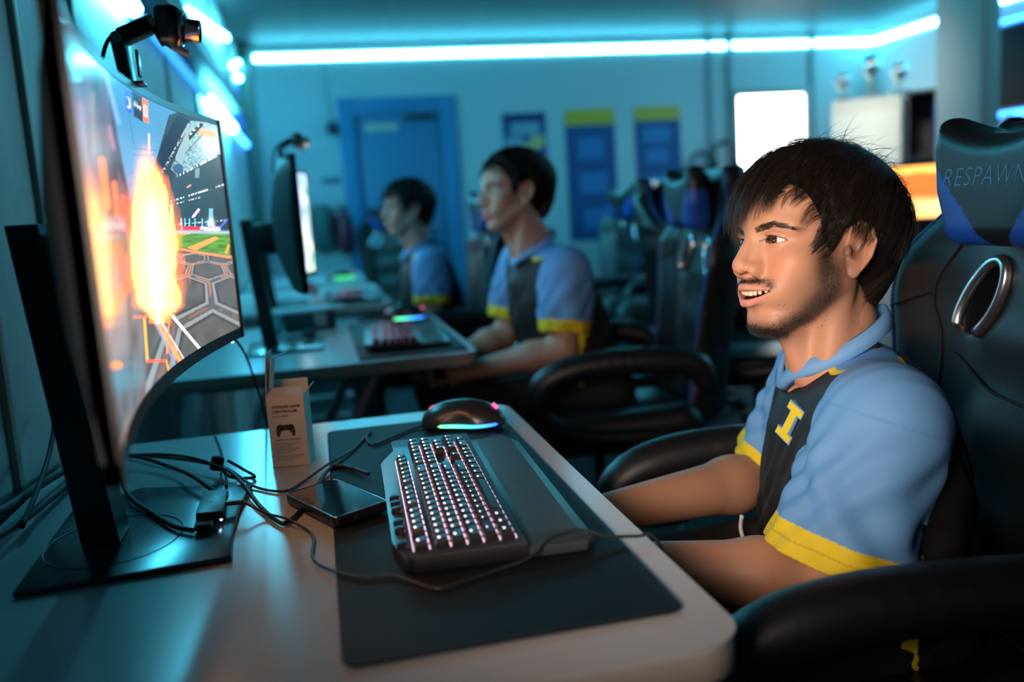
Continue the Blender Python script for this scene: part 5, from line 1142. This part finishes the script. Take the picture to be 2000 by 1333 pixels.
# ------------------------------------------------------------------ gaming chairs (local: sitter faces -x)
M_lea = mat('chair_leather', (.007, .008, .009), .42, spec=.5, bump=.15, bscale=500); M_lea2 = mat('chair_leather_v', rough=.42, spec=.5, vcol=True, bump=.15, bscale=500)
M_pipe = mat('chair_piping', (.008, .045, .22), .5); M_seam = mat('chair_seam', (.004, .004, .005), .7); M_chrome = mat('chair_chrome', (.55, .58, .60), .22, .95); M_plast = mat('chair_plastic', (.012, .012, .014), .42)
def hw(z): return np.interp(z, [.44, .55, .68, .80, .92, 1.0, 1.06, 1.12, 1.20, 1.26], [.215, .22, .215, .235, .272, .262, .215, .165, .150, .120])
def bx0(z): return .255+.13*(z-.5)
def gaming_chair(label, detail=True, blue=(.010, .07, .38)):
    root = empty('gaming_chair', (0, 0, 0), 0, label, 'gaming chair', 'black and blue gaming chairs')
    SL = (.108, .925)                     # slots
    def back(P):
        x, y, z = P[:, 0], P[:, 1], P[:, 2]; a = np.abs(y); w = hw(z); r = a/w
        wing = .085*np.clip((r-.45)/.55, 0, 1)**1.6*np.clip((1.12-z)/.15, .25, 1)
        xs = x-(bx0(z)+.045-wing); th = .045-.012*np.clip((r-.5)*2, 0, 1)
        rid = .006*np.sin(np.clip((z-.55)*42, 0, 30))*np.clip((.12-a)/.03, 0, 1)*np.clip((.92-z)/.05, 0, 1)
        d = np.maximum(a-w, np.maximum(np.abs(xs)-th-rid*.5*(xs < 0), np.maximum(z-1.185, .46-z)))*.8
        dd = np.stack([np.maximum(a-w+.03, 0), np.maximum(np.abs(xs)-th+.03, 0)], 1); d = np.where((dd > 0).all(1), np.linalg.norm(dd, axis=1)-.03, d); d = smax(d, np.maximum(z-1.185, .46-z), .03)
        q = np.stack([(a-SL[0]+.45*(z-SL[1]))/.032, (z-SL[1])/.054], 1); s = (np.linalg.norm(q, axis=1)-1)*.028
        return np.maximum(d, -s).astype(P.dtype)
    V, F = surfnet(back, (.10, -.30, .42), (.46, .30, 1.30), .006 if detail else .009); mesh_ob('backrest', V, F, M_lea, root, local=True)
    def surf(a, z): r = abs(a)/hw(z); wing = .085*max(0, (r-.45)/.55)**1.6*min(max((1.12-z)/.15, .25), 1); return bx0(z)-wing+.012*min(max((r-.5)*2, 0), 1)
    for s in (-1, 1):
        pp = [(surf(hw(z)*.985, z)+.016, s*(hw(z)-.002), z) for z in np.linspace(.50, 1.165, 30)]; MB().tube(pp, .0045, 6).build('piping', M_pipe, root, smooth=True, local=True)
        rp = [(surf(SL[0]+.036*math.cos(a)-.026*math.sin(a), SL[1]+.058*math.sin(a))-.004, s*(SL[0]+.036*math.cos(a)-.026*math.sin(a)), SL[1]+.058*math.sin(a)) for a in np.linspace(-.9, 4.2, 34)]
        MB().tube(rp, .0085, 8).build('slot_ring', M_chrome, root, smooth=True, local=True)
        for path in ([(.115, 1.12), (.160, 1.02), (.200, .93), (.170, .84), (.150, .60)], [(.200, .93), (.255, .905)], [(.150, .84), (.08, .80), (0, .79)]):
            q = smooth_path([(a, z) for a, z in path], 5); MB().tube([(surf(a, z)-.0015, s*a, z) for a, z in q], .0022, 5).build('seam', M_seam, root, smooth=True, local=True)
    # seat
    def seat(P):
        x, y, z = P[:, 0], P[:, 1], P[:, 2]; d = rbox(P, (-.02, 0, .455), (.26, .255, .05), .035); d = smin(d, cone(mir(P), (-.22, .225, .475), (.18, .225, .49), .035, .045), .03)
        return d
    V, F = surfnet(seat, (-.33, -.31, .37), (.28, .31, .56), .009); mesh_ob('seat', V, F, M_lea, root, local=True)
    # arm rests: padded loops
    for s in (-1, 1):
        lp = smooth_path([(.235, s*.285, .60), (.20, s*.290, .655), (.08, s*.295, .676), (-.10, s*.295, .672), (-.205, s*.292, .635), (-.225, s*.288, .565), (-.17, s*.282, .50), (-.05, s*.275, .470), (.10, s*.272, .462)], 6)
        def arm(P):
            ks = list(range(0, len(lp)-1)); d = None
            for i in ks:
                j = min(i+1, len(lp)-1); top = lp[i][2] > .60; r0, r1 = np.interp([lp[i][2], lp[j][2]], [.56, .66], [.022, .035])
                e = cone(P, lp[i], lp[j], r0, r1); d = e if d is None else smin(d, e, .01)
            return d
        V, F = surfnet(arm, (-.30, min(s*.22, s*.36), .40), (.29, max(s*.22, s*.36), .74), .006); mesh_ob('armrest', V, F, M_lea, root, local=True)
    # head pillow
    PC = (bx0(1.10)-.038, 0, 1.085)
    def pil(P):
        q = P-np.array(PC, dtype=P.dtype); a = np.abs(q[:, 1]); w = np.interp(q[:, 2], [-.11, -.06, .0, .06, .10, .12], [.075, .118, .138, .142, .130, .10])
        top = .072+.030*np.clip(a/.12, 0, 1)**2.2; zc = np.maximum(q[:, 2]-top, -q[:, 2]-.078)
        th = .048-.020*(a/.14)**2; d1 = np.maximum(a-w, zc); dd = np.stack([np.maximum(d1+.03, 0), np.maximum(np.abs(q[:, 0]+.10*(a/.14)**2*.3)-th+.03, 0)], 1)
        return (np.linalg.norm(dd, axis=1)-.03+np.minimum(np.maximum(d1+.03, np.abs(q[:, 0])-th+.03), 0)).astype(P.dtype)
    V, F = surfnet(pil, np.array(PC)-[.09, .19, .14], np.array(PC)+[.09, .19, .16], .0035 if detail else .006)
    a = np.abs(V[:, 1]); qz = V[:, 2]-PC[2]; cut = .150-.05*np.clip((qz+.10)/.10, 0, 2)**1.0
    lim = np.interp(qz, [-.08, -.06, -.03, 0, .03, .06], [.015, .035, .060, .090, .118, .30]); C = np.where((a > lim)[:, None], np.array(blue), np.array((.006, .009, .010)))
    o = mesh_ob('head_pillow', V, F, M_lea2, root, colors=C, local=True)
    if detail:
        Mx = np.stack([[0, -1., 0], [0, 0, 1.], [-1., 0, 0]], 1)
        r = text_mesh('lettering', 'RESPAWN', .036, mat('thread_blue', (.10, .42, .75), .5), None, Mx, (PC[0], .108, PC[2]+.006), .0002, .35, spacing=1.12, outline=-.0006, bevel=0)
        Vt, Ft, ot = r
        pj = []
        for p in Vt:        # lay the letters on the pillow's face
            x = PC[0]-.09
            for _ in range(30):
                dq = float(pil(np.array([[x, p[1], p[2]]], dtype=np.float32))[0])
                if dq < .0006: break
                x += dq*.8
            pj.append((x, p[1], p[2]))
        me = ot.data; me.vertices.foreach_set('co', np.array(pj).ravel()); me.update(); ot.parent = o
    # base
    MB().box((-.02, 0, .395), (.30, .26, .03), .006).build('tilt_plate', M_plast, root, local=True)
    MB().lathe([(.03, .10), (.03, .25), (.018, .26), (.018, .39)], (-.02, 0, 0), 16).build('gas_lift', M_plast, root, local=True, smooth=True)
    for k in range(5):
        a = 2*PI*k/5+.3; e = np.array([-.02+.30*math.cos(a), .30*math.sin(a), .075]); MB().tube([(-.02, 0, .12), (-.02+.12*math.cos(a), .12*math.sin(a), .105), e], [.030, .026, .018], 8).build('base_leg', M_plast, root, smooth=True, local=True)
        MB().lathe([(.012, -.022), (.027, -.020), (.027, .020), (.012, .022)], (e[0], e[1], .028), 14, rotm(PI/2, 0, a)).build('caster', M_plast, root, local=True, smooth=True)
    return root
ch1 = gaming_chair('nearest gaming chair, with the word on its head pillow, behind the goateed player')
ch1.location = (.625, 1.025, 0); ch1.rotation_euler = (0, 0, math.radians(-8))
ch2 = gaming_chair('gaming chair of the middle player, pale slot rings showing in its back', False)
def place(src, label, x, y, deg):
    c = copy_tree(src); c.location = (x, y, 0); c.rotation_euler = (0, 0, math.radians(deg)); c['label'] = label; return c
ch2.location = (.80, 2.46, 0); ch2.rotation_euler = (0, 0, math.radians(-8))
place(ch2, 'gaming chair of the farthest player, seen from its dark side', .44, 3.76, 2)
place(ch2, 'empty gaming chair at the fourth desk in front of the blue door', .50, 6.47, 80)
place(ch2, 'gaming chair turned away, just right of the middle player\'s chair', 1.60, 3.05, 150)
place(ch2, 'distant gaming chair whose upper back shows left of the middle player\'s chair', 1.48, 4.80, 10)
ms = mat('skin', rough=.50, vcol=True, sss=.10, bump=.12, bscale=600, spec=.4)
mh = mat('black_hair', (.017, .013, .011), .40, spec=.5)
BLUE = (.13, .34, .66); YEL = (.80, .62, .02); BLK = (.014, .013, .014)
B1 = Body(s=1.0, shN=(.650, .905, .818), shF=(.735, 1.165, .828), elN=(.572, .905, .628), elF=(.705, 1.235, .650), wrN=(.31, .99, .655), wrF=(.33, 1.125, .665),
          gripN=(.20, 1.04, .66), gripF=(.20, 1.09, .665), chest=(.010, 0, -.108), belly=(.012, 0, -.21), pelvis=(.72, 1.05, .52), neck=(.680, 1.040, .893), ntilt=vn((-.25, 0, 1)),
          fr=.90, op=.090, hem=.50, black=BLK, blue=BLUE, yellow=YEL, f0=-.045, f1=.045, cback=.042, cfront=-.026, thigh=(-.42, 0, .015), shin=(-.02, 0, -.46))
man1, W1 = build_person('front player, young man with tousled black hair and goatee, blue-black jersey', 'person', B1,
    (.1472, .124, .0801, (.6303, 1.045, 1.0277), 1.0), dict(), (.50, .265, .165), ms, mh, hj=.0021, extra=flyaways)
# letter on the chest
p, nrm = np.array([.5860, 1.0113, .7984]), vn((-.9502, -.1239, .286))
if True:
    up = vn(np.array([0, 0, 1.])-nrm*nrm[2]); rt = np.cross(up, nrm); cc, sc_ = math.cos(.34), math.sin(.34); rt, up = rt*cc-up*sc_, up*cc+rt*sc_; Mx = np.stack([rt, up, nrm], 1)
    def ishape(o):
        w, h, t, a = .0155+o, .0235+o, .0062+o, .0085
        return [(-w, -h), (w, -h), (w, -h+a+2*o), (t, -h+a+2*o), (t, h-a-2*o), (w, h-a-2*o), (w, h), (-w, h), (-w, h-a-2*o), (-t, h-a-2*o), (-t, -h+a+2*o), (-w, -h+a+2*o)]
    m = MB(); m.prism(ishape(.0018), -.006, .0035, Mx, p); m.build('letter_border', mat('letter_blue', (.16, .38, .70), .6), man1)
    m = MB(); m.prism(ishape(0), -.006, .0045, Mx, p); m.build('chest_letter', mat('letter_yellow', YEL, .6), man1)

q = [(.560, 1.107, .642), (.560, 1.112, .622), (.560, 1.104, .608), (.560, 1.088, .600), (.560, 1.059, .598)]
MB().tube(smooth_path(q, 6), .0030, 8).build('shorts_piping', mat('white_piping', (.75, .75, .78), .5), man1, smooth=True)
def sc_body(**k): return Body(**k)
mh2 = mat('dark_brown_hair', (.016, .011, .008), .42)
HO = np.array([.587, 2.592, 1.15])
B2 = Body(s=1.0, shN=(.700, 2.43, .915), shF=(.640, 2.74, .930), elN=(.665, 2.40, .690), elF=(.570, 2.73, .700), wrN=(.400, 2.52, .630), wrF=(.36, 2.68, .635),
          gripN=(.30, 2.58, .64), gripF=(.30, 2.62, .64), chest=(.020, 0, -.108), belly=(.060, 0, -.22), pelvis=(.80, 2.60, .53), neck=(.655, 2.590, .990), ntilt=vn((-.3, 0, 1)),
          fr=.80, op=.067, hem=.52, black=BLK, blue=BLUE, yellow=YEL, f0=-.060, f1=.045, cback=.042, cfront=-.030, thigh=(-.44, 0, .01), shin=(.0, 0, -.47))
man2, W2 = build_person('smiling young man with short brown hair, middle player at the second desk', 'person', B2,
    (.188, .068, .061, tuple(HO), 1.0), dict(L=(.018, .045), lift=(.006, .016), fringe=.3, clump=.3), (.52, .30, .22), ms, mh2, h1=.006, hj=.006, hh=.0026, nstr=5000, sr=.00045, beard=.15, seed=9)
B3 = Body(s=.95, shN=(.455, 3.60, .900), shF=(.44, 3.88, .905), elN=(.440, 3.575, .690), elF=(.42, 3.90, .68), wrN=(.29, 3.66, .640), wrF=(.29, 3.83, .640),
          gripN=(.21, 3.70, .63), gripF=(.21, 3.79, .63), chest=(.012, 0, -.10), belly=(.03, 0, -.21), pelvis=(.50, 3.75, .53), neck=(.430, 3.755, .970), ntilt=vn((-.2, 0, 1)),
          fr=.80, op=.072, hem=.52, black=BLK, blue=BLUE, yellow=YEL, f0=-.060, f1=.045, cback=.035, cfront=-.030, thigh=(-.34, 0, .01), shin=(.0, 0, -.46))
man3, W3 = build_person('farthest player, young man with a black fringe in the same blue jersey', 'person', B3,
    (.234, .047, .015, (.385, 3.761, 1.131), .95), dict(L=(.050, .075)), (.56, .36, .28), ms, mh, h1=.007, hj=.008, hh=.003, nstr=4500, sr=.0006, beard=0, seed=12)
# grips held by the players
def gamepad(c, yv, label):
    c = np.array(c); r = empty('game_controller', c, 0, label, 'game controller')
    yv = vn(yv); xv = vn(np.cross(yv, [0, 0, 1.]))
    def g(P):
        q = P-c.astype(P.dtype); y = q@yv.astype(P.dtype); x = q@xv.astype(P.dtype); Q = np.stack([x, np.abs(y), q[:, 2]], 1)
        return smin(rbox(Q, (0, .0, 0), (.026, .055, .014), .012), cone(Q, (.0, .050, 0), (.045, .060, -.015), .021, .014), .01)
    V, F = surfnet(g, c-.11, c+.11, .004); mesh_ob('body', V, F, M_plast, r)
    for s in (-1, 1): MB().lathe([(.004, 0), (.004, .012), (.009, .014), (.009, .018)], c+yv*s*.026+np.array([.0, 0, .012]), 14).build('thumb_stick', M_plast, r)
gamepad((.205, 1.065, .662), (0, 1, 0), 'black game controller in the hands of the front player, under the desk edge')
gamepad((.290, 2.60, .638), (0, 1, 0), 'black game controller held by the middle player below the second desk')
# person in the far background, cap and ear showing over a chair
rp = empty('person', (1.72, 3.75, 0), 0, 'person in a dark green cap, mostly hidden behind a chair back', 'person')
PO = np.array([1.80, 4.00, 1.12])
def farhead(P):
    q = P-PO.astype(P.dtype); d = smin(ell(q, (0, 0, 0), (.092, .075, .115)), cone(q, (0, 0, -.08), (.02, 0, -.22), .055, .060), .03)
    d = smin(d, ell(q, (.10, -.01, -.02), (.018, .014, .018)), .01); d = smin(d, ell(q, (.02, -.082, -.01), (.02, .01, .03)), .01)
    d = smin(d, ell(q, (.02, 0, -.42), (.13, .21, .22)), .05)
    for w in (-1, 1): d = smin(d, chain(q, [(.03, w*.09, -.58), (-.38, w*.12, -.56), (-.38, w*.12, -1.08)], [.085, .065, .045], .03), .03)
    return d
V, F = surfnet(farhead, PO-[.5, .3, 1.16], PO+[.2, .3, .2], .010)
zz = V[:, 2]-PO[2]; C = np.where((zz > -.22)[:, None], (.55, .28, .22), (.03, .05, .05)); mesh_ob('body', V, F, ms, rp, colors=C)
V, F = surfnet(lambda P: np.maximum(ell(P, PO+[0, 0, .012], (.100, .084, .118)), (PO[2]+.035-P[:, 2])), PO-.2, PO+.2, .006); mesh_ob('cap', V, F, mat('cap_green', (.05, .10, .08), .8), rp)
V, F = surfnet(lambda P: np.maximum(ell(P, PO+[-.005, 0, .004], (.098, .080, .114)), np.maximum(P[:, 2]-PO[2]-.036, PO[2]-.02-P[:, 2]+(P[:, 0]-PO[0])*.6)), PO-.2, PO+.2, .006); mesh_ob('hair', V, F, mh, rp)
# right background: counter, headsets, screens
r = empty('counter', (3.0, 6.3, 0), 0, 'pale counter under the window in the far background', 'counter')
MB().box((3.05, 6.55, 1.0), (1.1, .6, .04), .006).build('countertop', mat('counter_pale', (.45, .55, .60), .5), r)
for x in (2.55, 3.55): MB().box((x, 6.55, .49), (.04, .55, .98), .004).build('side_panel', mat('counter_side', (.10, .05, .04), .6), r)
MB().box((3.05, 6.30, .62), (.96, .03, .72), .004).build('front_panel', mat('counter_side'), r)
def headset(x, z, s, label):
    r = empty('headset', (x, YB-.06, z), 0, label, 'headset', 'headsets hanging on the back wall')
    ring = [(x+math.cos(a)*.085*s, YB-.07, z+math.sin(a)*.10*s) for a in np.linspace(-.3, PI+.3, 22)]
    MB().tube(ring, .014, 8).build('headband', mat('headset_black', (.015, .03, .03), .5), r, smooth=True)
    for q in (-1, 1): MB().lathe([(.02, -.02), (.045, -.015), (.045, .015), (.02, .02)], (x+q*.078*s, YB-.07, z-.05*s), 16, rotm(0, PI/2)).build('ear_cup', mat('headset_black'), r, smooth=True)
    MB().tube([(x, YB-.01, z+.085*s), (x, YB-.09, z+.085*s)], .008, 8).build('hook', mat('headset_black'), r)
headset(3.22, 1.37, 1.0, 'left one of two black headsets hanging on the back wall')
headset(3.44, 1.42, 1.25, 'larger black headset hanging next to the window')
# far right screens with orange picture
def farpic(V):
    y = V[:, 0]*9+V[:, 1]*7; z = V[:, 2]*16; n = vnoise(y/1.2, z/1.2, 3); m = vnoise(y/.6, z/.6, 5); k = np.clip((V[:, 2]-.86)/.40, 0, 1)
    C = np.stack([1.2+1.6*n*m, .22+1.5*n*m, .05+1.0*(m*n)**1.5], 1); C[k > .80] = np.array([1.2, .12, .14])*(.6+.8*n[k > .80, None]); C[(k < .12)] = (.15, .35, .10)
    w = np.abs(np.hypot(y-np.median(y), (z-np.median(z))*.9)-1.6) < .35; C[w] = C[w]*.5+np.array([1.6, .75, .15])
    return C
def far_screen(a, b, z0, z1, label):
    a, b = np.array(a), np.array(b); r = empty('monitor', ((a+b)[0]/2, (a+b)[1]/2, 0), 0, label, 'monitor'); nu, nv = 70, 44
    u = vn(np.append(b-a, 0)); nn = np.array([u[1], -u[0], 0]); V = []
    for j in range(nv):
        for i in range(nu): p = a+(b-a)*i/(nu-1); V.append((p[0], p[1], z0+(z1-z0)*j/(nv-1)))
    V = np.array(V); F = [(j*nu+i, j*nu+i+1, (j+1)*nu+i+1, (j+1)*nu+i) for j in range(nv-1) for i in range(nu-1)]
    mesh_ob('screen', V+nn*.003, F, ms_('far_screen_picture', 1.2), r, colors=farpic(V))
    c = np.append((a+b)/2, (z0+z1)/2); L = np.linalg.norm(b-a); R = np.stack([u, -nn, [0, 0, 1.]], 1)
    MB().box(c-nn*.014, (L+.03, .03, z1-z0+.03), .006, R).build('bezel', M_bez, r)
    MB().box(c-nn*.03-np.array([0, 0, (z1-z0)/2+.06]), (.06, .03, .14), .006, R).build('stand_column', M_bez, r); MB().box((c[0]-nn[0]*.02, c[1]-nn[1]*.02, .775-.0), (.24, .18, .012), .004, R).build('stand_base', M_bez, r)
far_screen((2.60, 3.72), (2.93, 3.50), .935, 1.175, 'monitor with a bright orange and red picture behind the front player\'s head')
r = empty('table', (2.9, 3.55, 0), 0, 'dark table carrying the orange monitor on the right', 'table')
MB().box((2.86, 3.66, .755), (1.3, .7, .03), .006, rotm(0, 0, -.55)).build('tabletop', mat('table_dark', (.05, .07, .075), .4), r)
for dx_, dy_ in ((-.4, -.1), (.4, -.35), (-.25, .42), (.5, .1)): MB().box((2.86+dx_, 3.66+dy_, .37), (.04, .04, .735), .004).build('leg', mat('table_leg', (.03, .03, .03), .5), r)
place(ch2, 'chair of the capped person in the background, behind the middle player\'s chair', 1.80, 4.02, 0)
